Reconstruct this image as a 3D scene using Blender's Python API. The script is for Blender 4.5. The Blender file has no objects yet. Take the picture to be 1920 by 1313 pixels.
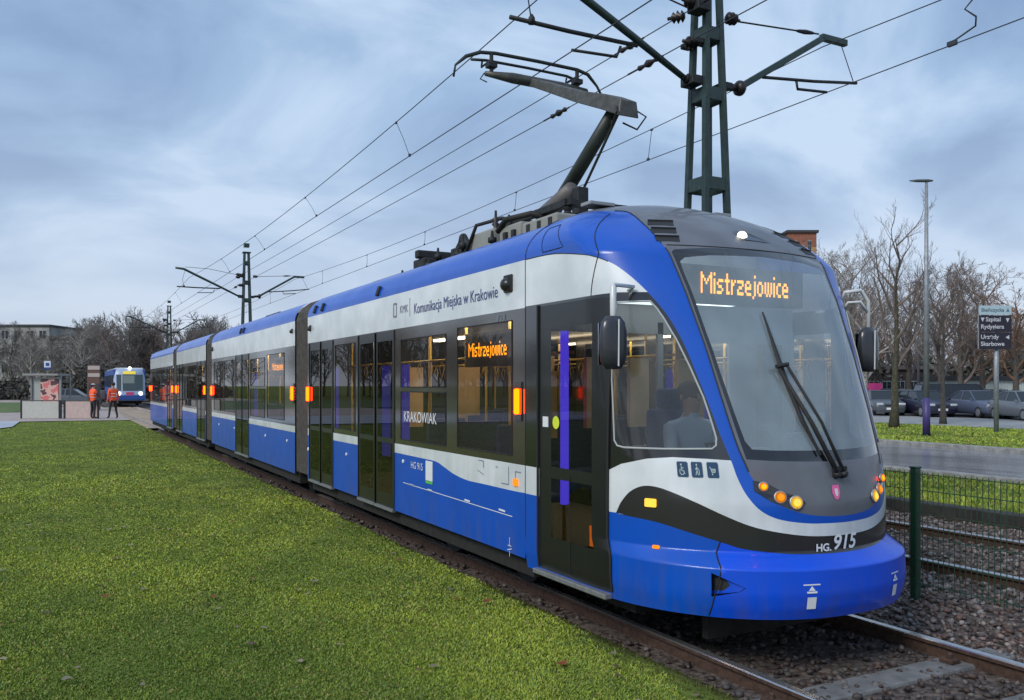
import bpy, bmesh, math, random
import numpy as np
from mathutils import Vector, Matrix
from mathutils.geometry import delaunay_2d_cdt
random.seed(7); np.random.seed(7)
sc = bpy.context.scene
col = sc.collection
R = math.radians
# ------------------------------------------------------------ camera
HC = 1.765; FPX = 1620.0; TH = math.atan(857/1620.0); CT, ST = math.cos(TH), math.sin(TH)
cam = bpy.data.cameras.new('camera'); camo = bpy.data.objects.new('camera', cam); col.objects.link(camo)
camo.location = (0, 0, HC); camo.rotation_euler = (R(90), 0, -TH)
cam.sensor_width = 36; cam.lens = FPX/1920*36; cam.shift_y = 65.5/1920; cam.clip_end = 3000; cam.clip_start = .05
sc.camera = camo
sc.view_settings.view_transform = 'Standard'; sc.view_settings.look = 'None'
sc.view_settings.exposure = 0.14; sc.view_settings.gamma = 1
try:
    sc.cycles.max_bounces = 8; sc.cycles.transparent_max_bounces = 16; sc.cycles.caustics_reflective = False
    sc.cycles.use_denoising = True; sc.cycles.sample_clamp_indirect = 4
except Exception: pass
# ------------------------------------------------------------ world: overcast evening sky
SUN_EL, SUN_AZ = R(38), R(250)
w = bpy.data.worlds.new("World"); sc.world = w; w.use_nodes = True
nt = w.node_tree; N = nt.nodes; L = nt.links; N.clear()
def nn(t, **k):
    n = N.new(t)
    for a, b in k.items(): setattr(n, a, b)
    return n
out = nn('ShaderNodeOutputWorld'); bg = nn('ShaderNodeBackground'); bg.inputs['Strength'].default_value = 0.1
L.new(bg.outputs[0], out.inputs[0])
sky = nn('ShaderNodeTexSky', sky_type='NISHITA', sun_disc=False); sky.sun_elevation = SUN_EL; sky.sun_rotation = SUN_AZ
tc = nn('ShaderNodeTexCoord'); sep = nn('ShaderNodeSeparateXYZ'); L.new(tc.outputs['Generated'], sep.inputs[0])
def math_(op, a, b=None, c=None):
    m = nn('ShaderNodeMath', operation=op)
    for i, v in enumerate((a, b, c)):
        if v is None: continue
        if isinstance(v, (int, float)): m.inputs[i].default_value = v
        else: L.new(v, m.inputs[i])
    return m.outputs[0]
zz = math_('ADD', math_('MAXIMUM', sep.outputs[2], 0), .34)
cx = math_('DIVIDE', sep.outputs[0], zz); cy = math_('DIVIDE', sep.outputs[1], zz)
comb = nn('ShaderNodeCombineXYZ'); L.new(cx, comb.inputs[0]); L.new(cy, comb.inputs[1])
mp = nn('ShaderNodeMapping'); mp.inputs['Rotation'].default_value = (0, 0, R(35)); mp.inputs['Scale'].default_value = (.95, 1.15, 1); mp.inputs['Location'].default_value = (1.2, 9.3, 0)
L.new(comb.outputs[0], mp.inputs[0])
n1 = nn('ShaderNodeTexNoise'); n1.inputs['Scale'].default_value = 1.8; n1.inputs['Detail'].default_value = 9; n1.inputs['Roughness'].default_value = .52; n1.inputs['Distortion'].default_value = .35
L.new(mp.outputs[0], n1.inputs['Vector'])
cr = nn('ShaderNodeValToRGB'); L.new(n1.outputs['Fac'], cr.inputs[0])
cr.color_ramp.elements[0].position = .38; cr.color_ramp.elements[0].color = (2.5, 3.7, 5.8, 1)
cr.color_ramp.elements[1].position = .62; cr.color_ramp.elements[1].color = (5.6, 7.0, 8.9, 1)
e = cr.color_ramp.elements.new(.50); e.color = (3.6, 5.1, 7.3, 1)
# paler towards the horizon
hz = nn('ShaderNodeMapRange'); hz.inputs['From Min'].default_value = 0.0; hz.inputs['From Max'].default_value = .34
hz.inputs['To Min'].default_value = 1; hz.inputs['To Max'].default_value = 0; L.new(sep.outputs[2], hz.inputs[0])
hp = math_('POWER', hz.outputs[0], 1.7)
mxh = nn('ShaderNodeMixRGB'); L.new(hp, mxh.inputs[0]); L.new(cr.outputs[0], mxh.inputs[1]); mxh.inputs[2].default_value = (6.0, 6.6, 7.7, 1)
mxs = nn('ShaderNodeMixRGB'); mxs.inputs[0].default_value = .9; L.new(sky.outputs[0], mxs.inputs[1]); L.new(mxh.outputs[0], mxs.inputs[2])
L.new(mxs.outputs[0], bg.inputs['Color'])
# ------------------------------------------------------------ sun behind cloud
sl = bpy.data.lights.new('sun', 'SUN'); sl.energy = 2.1; sl.angle = R(20); sl.color = (1, .96, .9)
so = bpy.data.objects.new('sun', sl); col.objects.link(so)
sdir = Vector((math.sin(SUN_AZ)*math.cos(SUN_EL), math.cos(SUN_AZ)*math.cos(SUN_EL), math.sin(SUN_EL)))
so.rotation_euler = sdir.to_track_quat('Z', 'Y').to_euler()

# ============================================================ materials
MATS = {}
def mat(name, c, rough=.6, metal=0, coat=0, emit=None, es=0, var=0, vscale=6, bump=0, bscale=40, c2=None, detail=5, spec=.5, stretch=None, ramp=(.35,.65)):
    if name in MATS: return MATS[name]
    m = bpy.data.materials.new(name); m.use_nodes = True; MATS[name] = m
    t = m.node_tree; b = t.nodes['Principled BSDF']
    b.inputs['Base Color'].default_value = (*c, 1); b.inputs['Roughness'].default_value = rough; b.inputs['Metallic'].default_value = metal
    b.inputs['Coat Weight'].default_value = coat; b.inputs['Coat Roughness'].default_value = .06; b.inputs['Specular IOR Level'].default_value = spec
    if emit: b.inputs['Emission Color'].default_value = (*emit, 1); b.inputs['Emission Strength'].default_value = es
    if var or c2 or bump:
        tc = t.nodes.new('ShaderNodeTexCoord'); mp = t.nodes.new('ShaderNodeMapping'); t.links.new(tc.outputs['Object'], mp.inputs[0])
        if stretch: mp.inputs['Scale'].default_value = stretch
    if var or c2:
        n = t.nodes.new('ShaderNodeTexNoise'); n.inputs['Scale'].default_value = vscale; n.inputs['Detail'].default_value = detail
        t.links.new(mp.outputs[0], n.inputs['Vector'])
        r = t.nodes.new('ShaderNodeValToRGB'); t.links.new(n.outputs['Fac'], r.inputs[0])
        if c2 is None: c2 = tuple(x*(1-var) for x in c)
        r.color_ramp.elements[0].position = ramp[0]; r.color_ramp.elements[0].color = (*c2, 1)
        r.color_ramp.elements[1].position = ramp[1]; r.color_ramp.elements[1].color = (*c, 1)
        t.links.new(r.outputs[0], b.inputs['Base Color'])
        mr = t.nodes.new('ShaderNodeMapRange'); mr.inputs['To Min'].default_value = min(1, rough*1.35); mr.inputs['To Max'].default_value = rough*.8
        t.links.new(n.outputs['Fac'], mr.inputs[0]); t.links.new(mr.outputs[0], b.inputs['Roughness'])
    if bump:
        n2 = t.nodes.new('ShaderNodeTexNoise'); n2.inputs['Scale'].default_value = bscale; n2.inputs['Detail'].default_value = 4
        t.links.new(mp.outputs[0], n2.inputs['Vector'])
        bp = t.nodes.new('ShaderNodeBump'); bp.inputs['Strength'].default_value = bump; bp.inputs['Distance'].default_value = .02
        t.links.new(n2.outputs['Fac'], bp.inputs['Height']); t.links.new(bp.outputs[0], b.inputs['Normal'])
    return m
def glass(name, tint, haze=0, hazecol=(.5,.6,.65), refl=1.0, ior=1.5, rough=.01):
    m = bpy.data.materials.new(name); m.use_nodes = True; t = m.node_tree; t.nodes.clear(); MATS[name] = m
    o = t.nodes.new('ShaderNodeOutputMaterial'); tr = t.nodes.new('ShaderNodeBsdfTransparent'); tr.inputs[0].default_value = (*tint, 1)
    g = t.nodes.new('ShaderNodeBsdfGlossy'); g.inputs['Roughness'].default_value = rough; g.inputs['Color'].default_value = (refl, refl, refl, 1)
    f = t.nodes.new('ShaderNodeFresnel'); f.inputs['IOR'].default_value = ior
    mx = t.nodes.new('ShaderNodeMixShader'); t.links.new(f.outputs[0], mx.inputs[0]); t.links.new(g.outputs[0], mx.inputs[2])
    if haze:
        d = t.nodes.new('ShaderNodeBsdfDiffuse'); d.inputs[0].default_value = (*hazecol, 1)
        m2 = t.nodes.new('ShaderNodeMixShader')
        tc = t.nodes.new('ShaderNodeTexCoord'); n = t.nodes.new('ShaderNodeTexNoise'); n.inputs['Scale'].default_value = 2.2; n.inputs['Detail'].default_value = 6
        t.links.new(tc.outputs['Object'], n.inputs['Vector'])
        mr = t.nodes.new('ShaderNodeMapRange'); mr.inputs['To Min'].default_value = haze*.4; mr.inputs['To Max'].default_value = haze*1.6
        t.links.new(n.outputs['Fac'], mr.inputs[0]); t.links.new(mr.outputs[0], m2.inputs[0])
        t.links.new(tr.outputs[0], m2.inputs[1]); t.links.new(d.outputs[0], m2.inputs[2]); t.links.new(m2.outputs[0], mx.inputs[1])
    else: t.links.new(tr.outputs[0], mx.inputs[1])
    t.links.new(mx.outputs[0], o.inputs[0])
    return m
def emis(name, c, s):
    if name in MATS: return MATS[name]
    m = bpy.data.materials.new(name); m.use_nodes = True; t = m.node_tree; t.nodes.clear(); MATS[name] = m
    o = t.nodes.new('ShaderNodeOutputMaterial'); e = t.nodes.new('ShaderNodeEmission'); e.inputs[0].default_value = (*c, 1); e.inputs[1].default_value = s
    t.links.new(e.outputs[0], o.inputs[0]); return m

BLUE = mat('blue_paint', (.002, .082, .50), .30, coat=.28, spec=.4, var=.10, vscale=3, bump=.015, bscale=3)
BLUE2 = mat('blue_paint_bumper', (.001, .074, .66), .36, coat=.22, spec=.4, var=.08, vscale=3)
WHITE = mat('white_paint', (.74, .77, .80), .28, coat=.6, var=.07, vscale=2.5, c2=(.58, .62, .65))
def grime(m, top=.85, amt=.5, c=(.10, .085, .07)):
    t = m.node_tree; b = t.nodes['Principled BSDF']; src = b.inputs['Base Color'].links[0].from_socket
    tc = t.nodes.new('ShaderNodeTexCoord'); sp = t.nodes.new('ShaderNodeSeparateXYZ'); t.links.new(tc.outputs['Object'], sp.inputs[0])
    mr = t.nodes.new('ShaderNodeMapRange'); mr.inputs['From Min'].default_value = top; mr.inputs['From Max'].default_value = .33; t.links.new(sp.outputs[2], mr.inputs[0])
    mp = t.nodes.new('ShaderNodeMapping'); mp.inputs['Scale'].default_value = (3, 3, .5); t.links.new(tc.outputs['Object'], mp.inputs[0])
    n = t.nodes.new('ShaderNodeTexNoise'); n.inputs['Scale'].default_value = 4; n.inputs['Detail'].default_value = 8; t.links.new(mp.outputs[0], n.inputs['Vector'])
    r = t.nodes.new('ShaderNodeMapRange'); r.inputs['From Min'].default_value = .42; r.inputs['From Max'].default_value = .75; t.links.new(n.outputs['Fac'], r.inputs[0])
    a = t.nodes.new('ShaderNodeMath'); a.operation = 'MULTIPLY_ADD'; t.links.new(mr.outputs[0], a.inputs[0]); a.inputs[1].default_value = amt*1.6; a.inputs[2].default_value = .06
    q = t.nodes.new('ShaderNodeMath'); q.operation = 'MULTIPLY'; t.links.new(a.outputs[0], q.inputs[0]); t.links.new(r.outputs[0], q.inputs[1])
    mx = t.nodes.new('ShaderNodeMixRGB'); t.links.new(q.outputs[0], mx.inputs[0]); t.links.new(src, mx.inputs[1]); mx.inputs[2].default_value = (*c, 1); t.links.new(mx.outputs[0], b.inputs['Base Color'])
grime(BLUE, .7, .22); grime(BLUE2, .55, .2); grime(WHITE, 1.3, .25, (.30, .29, .27))
BLACK = mat('black_gloss_paint', (.012, .012, .014), .12, coat=.8, spec=.6)
BAND = mat('window_band_paint', (.05, .043, .038), .10, coat=.9, var=.3, vscale=2)
SWOOSH = mat('charcoal_paint', (.022, .021, .022), .30, coat=.4, var=.2)
GREY = mat('grey_dome_paint', (.13, .14, .165), .42, coat=.25, var=.2, vscale=4)
RUB = mat('black_rubber', (.015, .015, .016), .7, bump=.2)
DARK = mat('dark_metal', (.03, .032, .035), .55, metal=.3, var=.3, vscale=20)
UNDER = mat('underframe_dirt', (.018, .016, .014), .85, var=.4, vscale=15)
ALU = mat('worn_aluminium', (.42, .43, .43), .42, metal=.7, var=.25, vscale=20)
BEIGE = mat('roof_box_paint', (.28, .28, .26), .5, var=.25, vscale=7, c2=(.26,.26,.24))
ROOF = mat('roof_grey', (.28, .30, .33), .5, var=.2)
MAST = mat('mast_green_paint', (.020, .045, .040), .5, coat=.15, var=.35, vscale=12, bump=.1)
WIREM = mat('copper_wire_dark', (.035, .04, .05), .6)
INSUL = mat('brown_insulator', (.022, .014, .014), .4)
GLASS = glass('tram_side_glass', (.66, .62, .56), ior=1.5, refl=.85, haze=.04, hazecol=(.35,.3,.26))
WGLASS = glass('windscreen_glass', (.74, .80, .82), haze=.25, hazecol=(.62, .76, .84), ior=1.75)
CGLASS = glass('cab_side_glass', (.42, .44, .44), haze=.07, hazecol=(.5, .55, .55), ior=1.5)
DGLASS = glass('door_glass', (.40, .39, .37), ior=1.45, refl=.8)
CARGLASS = mat('car_glass', (.02, .025, .03), .15)
ORANGE = emis('orange_lamp_on', (1, .018, .0002), 36)
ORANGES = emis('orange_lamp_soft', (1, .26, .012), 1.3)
AMBER = emis('amber_led', (1, .34, .0), 3.0)
YEL = emis('yellow_headlamp_on', (1, .58, .07), 1.35)
WLAMP = emis('white_lamp_on', (1, .93, .75), 3.5)
BLUELED = emis('blue_interior_light', (.10, .06, 1), 1.3)
CEIL = emis('ceiling_tube_on', (1, .82, .55), 11)
YPOLE = mat('yellow_handrail', (.75, .48, .05), .35, coat=.3)
SEAT = mat('seat_shell', (.03, .05, .22), .7, var=.3, vscale=30)
INTG = mat('interior_panel', (.50, .42, .30), .5, var=.2)
FLOORM = mat('interior_floor', (.10, .09, .085), .7)

# ============================================================ helpers
def tag(o, label=None, cat=None, group=None, kind=None):
    if label: o['label'] = label
    if cat: o['category'] = cat
    if group: o['group'] = group
    if kind: o['kind'] = kind
    return o
def link(name, me, parent=None):
    o = bpy.data.objects.new(name, me); col.objects.link(o)
    if parent is not None:
        o.parent = parent
        if parent.parent is None:      # meshes are written in world coordinates, whatever their parent
            o.matrix_parent_inverse = (Matrix.Translation(parent.location) @ parent.rotation_euler.to_matrix().to_4x4()).inverted()
    return o
def empty(name, loc, label, cat, group=None, rz=0):
    o = bpy.data.objects.new(name, None); o.empty_display_size = .2; col.objects.link(o); o.location = loc; o.rotation_euler = (0, 0, rz)
    return tag(o, label, cat, group)
class MB:
    def __init__(s): s.v = []; s.f = []; s.m = []; s.mi = 0
    def add(s, vs, fs):
        b = len(s.v); s.v += [tuple(x) for x in vs]; s.f += [tuple(i+b for i in f) for f in fs]; s.m += [s.mi]*len(fs)
    def box(s, c, d, rz=0, rot=None):
        hx, hy, hz = d[0]/2, d[1]/2, d[2]/2
        vs = [Vector((x, y, z)) for x in (-hx, hx) for y in (-hy, hy) for z in (-hz, hz)]
        if rot is not None: vs = [rot @ v for v in vs]
        elif rz: q = Matrix.Rotation(rz, 3, 'Z'); vs = [q @ v for v in vs]
        c = Vector(c); vs = [v+c for v in vs]
        s.add(vs, [(0,1,3,2), (4,6,7,5), (0,4,5,1), (2,3,7,6), (0,2,6,4), (1,5,7,3)]); return s
    def b2(s, lo, hi):
        return s.box([(a+b)/2 for a, b in zip(lo, hi)], [abs(b-a) for a, b in zip(lo, hi)])
    def bar(s, p, q, wd, ht):
        p, q = Vector(p), Vector(q); d = q-p; rot = d.to_track_quat('Y', 'Z').to_matrix(); return s.box((p+q)/2, (wd, d.length, ht), rot=rot)
    def tube(s, pts, r, n=8, cap=True):
        pts = [Vector(p) for p in pts]; k = len(pts); rs = r if isinstance(r, (list, tuple)) else [r]*k
        base = len(s.v); up = Vector((0, 0, 1)); prev = None
        for i, p in enumerate(pts):
            t = (pts[min(i+1, k-1)]-pts[max(i-1, 0)])
            if t.length < 1e-9: t = Vector((0, 0, 1))
            t.normalize()
            if prev is None:
                a = t.cross(up)
                if a.length < 1e-3: a = t.cross(Vector((1, 0, 0)))
            else: a = prev-t*prev.dot(t)
            a.normalize(); b = t.cross(a); prev = a
            for j in range(n):
                an = 2*math.pi*j/n; s.v.append(tuple(p+(a*math.cos(an)+b*math.sin(an))*rs[i]))
        for i in range(k-1):
            for j in range(n):
                s.f.append((base+i*n+j, base+i*n+(j+1) % n, base+(i+1)*n+(j+1) % n, base+(i+1)*n+j)); s.m.append(s.mi)
        if cap:
            s.f.append(tuple(base+j for j in range(n))[::-1]); s.m.append(s.mi)
            s.f.append(tuple(base+(k-1)*n+j for j in range(n))); s.m.append(s.mi)
        return s
    def lathe(s, c, ax, prof, n=16):   # prof list of (dist, r)
        c, ax = Vector(c), Vector(ax).normalized(); return s.tube([c+ax*d for d, r in prof], [max(r, 1e-4) for d, r in prof], n)
    def ball(s, c, r, n=10, sc_=(1,1,1)):
        m = n//2+1; vs = []; fs = []
        for i in range(m+1):
            th = math.pi*i/m
            for j in range(n):
                a = 2*math.pi*j/n; vs.append((c[0]+r*sc_[0]*math.sin(th)*math.cos(a), c[1]+r*sc_[1]*math.sin(th)*math.sin(a), c[2]+r*sc_[2]*math.cos(th)))
        for i in range(m):
            for j in range(n): fs.append((i*n+j, (i+1)*n+j, (i+1)*n+(j+1) % n, i*n+(j+1) % n))
        s.add(vs, fs); return s
    def build(s, name, mats, parent=None, smooth=False, bev=0, seg=2):
        me = bpy.data.meshes.new(name); me.from_pydata(s.v, [], s.f)
        if not isinstance(mats, (list, tuple)): mats = [mats]
        for m in mats: me.materials.append(m)
        if len(mats) > 1: me.polygons.foreach_set('material_index', s.m)
        if smooth: me.polygons.foreach_set('use_smooth', [True]*len(me.polygons))
        me.update(); o = link(name, me, parent)
        if bev:
            b = o.modifiers.new('bevel', 'BEVEL'); b.width = bev; b.segments = seg; b.limit_method = 'ANGLE'; b.angle_limit = R(40)
        return o
def np_mesh(name, V, F, mats, parent=None, smooth=False, attr=None, midx=None):
    V = np.asarray(V, dtype=np.float32); F = np.asarray(F, dtype=np.int32); k = F.shape[1]
    me = bpy.data.meshes.new(name); me.vertices.add(len(V)); me.vertices.foreach_set('co', V.ravel())
    me.loops.add(F.size); me.loops.foreach_set('vertex_index', F.ravel())
    me.polygons.add(len(F)); me.polygons.foreach_set('loop_start', np.arange(0, F.size, k, dtype=np.int32))
    try: me.polygons.foreach_set('loop_total', np.full(len(F), k, dtype=np.int32))
    except Exception: pass
    if not isinstance(mats, (list, tuple)): mats = [mats]
    for m in mats: me.materials.append(m)
    if midx is not None: me.polygons.foreach_set('material_index', np.asarray(midx, dtype=np.int32))
    me.update(calc_edges=True)
    if smooth: me.polygons.foreach_set('use_smooth', [True]*len(F))
    if attr is not None:
        a = me.color_attributes.new('tone', 'FLOAT_COLOR', 'POINT'); a.data.foreach_set('color', np.asarray(attr, dtype=np.float32).ravel())
    return link(name, me, parent)
def attr_mat(name, rough=.7, trans=0, spec=.3):
    m = bpy.data.materials.new(name); m.use_nodes = True; t = m.node_tree; b = t.nodes['Principled BSDF']
    a = t.nodes.new('ShaderNodeAttribute'); a.attribute_name = 'tone'; t.links.new(a.outputs['Color'], b.inputs['Base Color'])
    b.inputs['Roughness'].default_value = rough; b.inputs['Specular IOR Level'].default_value = spec
    return m
def pip(px, py, poly):
    inside = np.zeros(px.shape, bool); n = len(poly); j = n-1
    for i in range(n):
        xi, yi = poly[i]; xj, yj = poly[j]
        c = ((yi > py) != (yj > py)) & (px < (xj-xi)*(py-yi)/((yj-yi) or 1e-12)+xi); inside ^= c; j = i
    return inside
def dens(poly, st, closed=True):
    o = []; n = len(poly)
    for i in range(n if closed else n-1):
        a, b = poly[i], poly[(i+1) % n]; k = max(1, int(math.ceil(max(abs(a[0]-b[0])/st[0], abs(a[1]-b[1])/st[1]))))
        for q in range(k): o.append((a[0]+(b[0]-a[0])*q/k, a[1]+(b[1]-a[1])*q/k))
    if not closed: o.append(tuple(poly[-1]))
    return o
def spline(pts, k=6):
    """Catmull-Rom through the traced points"""
    P = [pts[0]]+list(pts)+[pts[-1]]; o = []
    for i in range(1, len(P)-2):
        p0, p1, p2, p3 = [np.array(P[i+d], float) for d in (-1, 0, 1, 2)]
        for q in range(k):
            t = q/k; v = .5*((2*p1)+(-p0+p2)*t+(2*p0-5*p1+4*p2-p3)*t*t+(-p0+3*p1-3*p2+p3)*t**3); o.append((float(v[0]), float(v[1])))
    o.append(tuple(pts[-1])); return o
def regions(us, vs, polys, st, vk=1.0):
    """partition the (u,v) rectangle by named polygons (first listed wins); returns {name: (verts2d, tris)}"""
    verts = []; edges = []
    for u in us:
        for v in vs: verts.append(Vector((u, v)))
    u0, u1, v0, v1 = us[0], us[-1], vs[0], vs[-1]
    b = [(u0, v0), (u1, v0), (u1, v1), (u0, v1)]
    for name, poly in [('_', b)]+list(polys):
        d = dens([(min(max(p[0], u0), u1), min(max(p[1], v0), v1)) for p in poly], st)
        k = len(verts); verts += [Vector(p) for p in d]; edges += [(k+i, k+(i+1) % len(d)) for i in range(len(d))]
    r = delaunay_2d_cdt([Vector((p.x, p.y*vk)) for p in verts], edges, [], 0, 1e-5)
    V = np.array([(p.x, p.y/vk) for p in r[0]]); T = np.array([t for t in r[2] if len(t) == 3])
    c = V[T].mean(axis=1); names = np.full(len(T), 'rest', dtype=object); done = np.zeros(len(T), bool)
    for name, poly in polys:
        m = pip(c[:, 0], c[:, 1], poly) & ~done; names[m] = name; done |= m
    return V, T, names
def surf_obj(name, V2, T, S, mats, midx=None, parent=None, off=0.0, flip=False, thick=0):
    """map the triangles of a (u,v) mesh through S(u,v)->xyz with analytic normals"""
    used = np.unique(T); remap = -np.ones(len(V2), int); remap[used] = np.arange(len(used)); T = remap[T]; U = V2[used]
    P = np.array(S(U[:, 0], U[:, 1])).T; h = 1e-3
    du = np.array(S(U[:, 0]+h, U[:, 1])).T-np.array(S(U[:, 0]-h, U[:, 1])).T; dv = np.array(S(U[:, 0], U[:, 1]+h)).T-np.array(S(U[:, 0], U[:, 1]-h)).T
    n = np.cross(du, dv); l = np.linalg.norm(n, axis=1, keepdims=True); n = n/np.maximum(l, 1e-12)
    if flip: n = -n; 
    P = P+n*off
    # orient triangles to match
    a, b, c = P[T[:, 0]], P[T[:, 1]], P[T[:, 2]]; g = np.cross(b-a, c-a); s = (g*n[T[:, 0]]).sum(1) < 0; T[s] = T[s][:, ::-1]
    o = np_mesh(name, P, T, mats, parent, True, midx=midx)
    try: o.data.normals_split_custom_set_from_vertices([tuple(x) for x in n])
    except Exception: pass
    return o
def text_mesh(s, size, shear=0, align='CENTER', bold=0, space=1):
    cu = bpy.data.curves.new('t', 'FONT'); cu.body = s; cu.size = size; cu.shear = shear; cu.align_x = align; cu.align_y = 'CENTER'; cu.offset = bold; cu.space_character = space
    o = bpy.data.objects.new('t', cu); col.objects.link(o); dg = bpy.context.evaluated_depsgraph_get(); me = bpy.data.meshes.new_from_object(o.evaluated_get(dg))
    bpy.data.objects.remove(o); V = [tuple(v.co) for v in me.vertices]; F = [tuple(p.vertices) for p in me.polygons]; bpy.data.meshes.remove(me)
    return V, F
def put_text(name, s, size, fn, m, parent, **k):
    V, F = text_mesh(s, size, **k); mb = MB(); mb.add([fn(v[0], v[1]) for v in V], F); return mb.build(name, m, parent)
def interp(x, xs, ys): return np.interp(x, xs, ys)

# ============================================================ ground and tracks
XC = 4.566
def noise2(x, y, s=0):
    return (np.sin(x*1.3+s)*np.cos(y*1.1-s*2)+.5*np.sin(x*2.9+y*1.7+s)+.35*np.cos(x*5.3-y*4.1+s*3))/1.85
GX = [-500, -200, -60, -25, -12, -6, -2, 1, 2.4, 2.9, 3.12, 3.30, 3.48, 3.62, 7, 10.9, 11.05, 11.35, 12.4, 15.6, 22.9, 34, 60, 120, 260, 600]
GZ = [.0, .0, .0, .0, .0, .0, .01, .02, .03, .025, .012, .0, -.05, -.14, -.14, -.14, -.10, .0, .0, -.06, -.06, -.004, -.004, 0, 0, 0]
GY = list(np.concatenate([np.linspace(-60, 0, 8), np.linspace(2, 60, 30), np.linspace(80, 1200, 14)]))
gv = [(x, y, z) for x, z in zip(GX, GZ) for y in GY]; ny = len(GY)
gf = [(i*ny+j, (i+1)*ny+j, (i+1)*ny+j+1, i*ny+j+1) for i in range(len(GX)-1) for j in range(ny-1)]
gm = bpy.data.materials.new('lawn_soil'); gm.use_nodes = True; t = gm.node_tree; b = t.nodes['Principled BSDF']; b.inputs['Roughness'].default_value = .95; b.inputs['Specular IOR Level'].default_value = .1
tcn = t.nodes.new('ShaderNodeTexCoord'); na = t.nodes.new('ShaderNodeTexNoise'); na.inputs['Scale'].default_value = 1.3; na.inputs['Detail'].default_value = 9; na.inputs['Roughness'].default_value = .65
t.links.new(tcn.outputs['Object'], na.inputs['Vector']); ra = t.nodes.new('ShaderNodeValToRGB'); t.links.new(na.outputs['Fac'], ra.inputs[0])
ra.color_ramp.elements[0].position = .3; ra.color_ramp.elements[0].color = (.06, .085, .018, 1); ra.color_ramp.elements[1].position = .7; ra.color_ramp.elements[1].color = (.20, .24, .045, 1)
e = ra.color_ramp.elements.new(.5); e.color = (.12, .16, .03, 1)
sp = t.nodes.new('ShaderNodeSeparateXYZ'); t.links.new(tcn.outputs['Object'], sp.inputs[0])
mr = t.nodes.new('ShaderNodeMapRange'); mr.inputs['From Min'].default_value = -.012; mr.inputs['From Max'].default_value = -.075; t.links.new(sp.outputs[2], mr.inputs[0])
ns = t.nodes.new('ShaderNodeTexNoise'); ns.inputs['Scale'].default_value = 14; ns.inputs['Detail'].default_value = 8; t.links.new(tcn.outputs['Object'], ns.inputs['Vector'])
rs = t.nodes.new('ShaderNodeValToRGB'); t.links.new(ns.outputs['Fac'], rs.inputs[0]); rs.color_ramp.elements[0].color = (.018, .012, .008, 1); rs.color_ramp.elements[0].position = .35; rs.color_ramp.elements[1].color = (.085, .055, .04, 1); rs.color_ramp.elements[1].position = .7
mxg = t.nodes.new('ShaderNodeMixRGB'); t.links.new(mr.outputs[0], mxg.inputs[0]); t.links.new(ra.outputs[0], mxg.inputs[1]); t.links.new(rs.outputs[0], mxg.inputs[2]); t.links.new(mxg.outputs[0], b.inputs['Base Color'])
bpn = t.nodes.new('ShaderNodeBump'); bpn.inputs['Strength'].default_value = .8; bpn.inputs['Distance'].default_value = .05; t.links.new(ns.outputs['Fac'], bpn.inputs['Height']); t.links.new(bpn.outputs[0], b.inputs['Normal'])
g = MB(); g.add(gv, gf); tag(g.build('ground', gm, smooth=True), kind='structure')

# ballast bed: noisy sheet, with stones on top of it close to the camera
def sheet(name, x0, x1, y0, y1, nx, ny_, zf, m, kind='structure'):
    xs = np.linspace(x0, x1, nx); ys = np.linspace(y0, y1, ny_); X, Y = np.meshgrid(xs, ys, indexing='ij'); Z = zf(X, Y)
    V = np.stack([X.ravel(), Y.ravel(), Z.ravel()], 1); i, j = np.meshgrid(np.arange(nx-1), np.arange(ny_-1), indexing='ij'); i = i.ravel(); j = j.ravel()
    F = np.stack([i*ny_+j, (i+1)*ny_+j, (i+1)*ny_+j+1, i*ny_+j+1], 1); return tag(np_mesh(name, V, F, m, smooth=True), kind=kind)
BAL = mat('ballast_stone', (.155, .125, .11), .9, c2=(.035, .026, .022), vscale=22, detail=8, bump=1.0, bscale=30, ramp=(.36, .66), spec=.25)
sheet('ballast_bed', 3.56, 10.9, -4, 140, 60, 500, lambda X, Y: -.115+.012*noise2(X*7, Y*6)+.01*noise2(X*19, Y*23, 2), BAL)
ASPH = mat('wet_asphalt', (.26, .265, .28), .17, c2=(.09, .095, .10), vscale=1.0, detail=7, bump=.02, bscale=25, spec=1.0, stretch=(1.5, .3, 1))
ASPH2 = mat('footpath_paving', (.34, .34, .33), .5, c2=(.22, .22, .215), vscale=1.5, bump=.1)
sheet('road', 15.9, 22.55, -60, 500, 8, 40, lambda X, Y: 0*X-.052+.004, ASPH)
KERB = mat('kerb_concrete', (.30, .30, .29), .7, var=.4, vscale=8)
def strip(name, x0, x1, z0, z1, m, y0=-60, y1=400, kind='structure', lab=None, cat=None):
    o = MB().b2((x0, y0, z0), (x1, y1, z1)).build(name, m, bev=.015)
    return tag(o, lab, cat, kind=kind)
strip('kerb_near', 15.65, 15.9, -.12, .035, KERB); strip('kerb_far', 22.55, 22.85, -.12, .07, KERB); strip('kerb_track', 11.1, 11.35, -.2, .06, mat('dark_kerb', (.03, .028, .025), .85, var=.5))
sheet('footpath', 34.0, 43.0, -60, 400, 6, 30, lambda X, Y: 0*X+.01, ASPH2)
sheet('parking_lot', 43.0, 80.0, -60, 300, 6, 30, lambda X, Y: 0*X+.006, mat('lot_asphalt', (.09, .09, .095), .5, var=.4, vscale=1))

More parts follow.
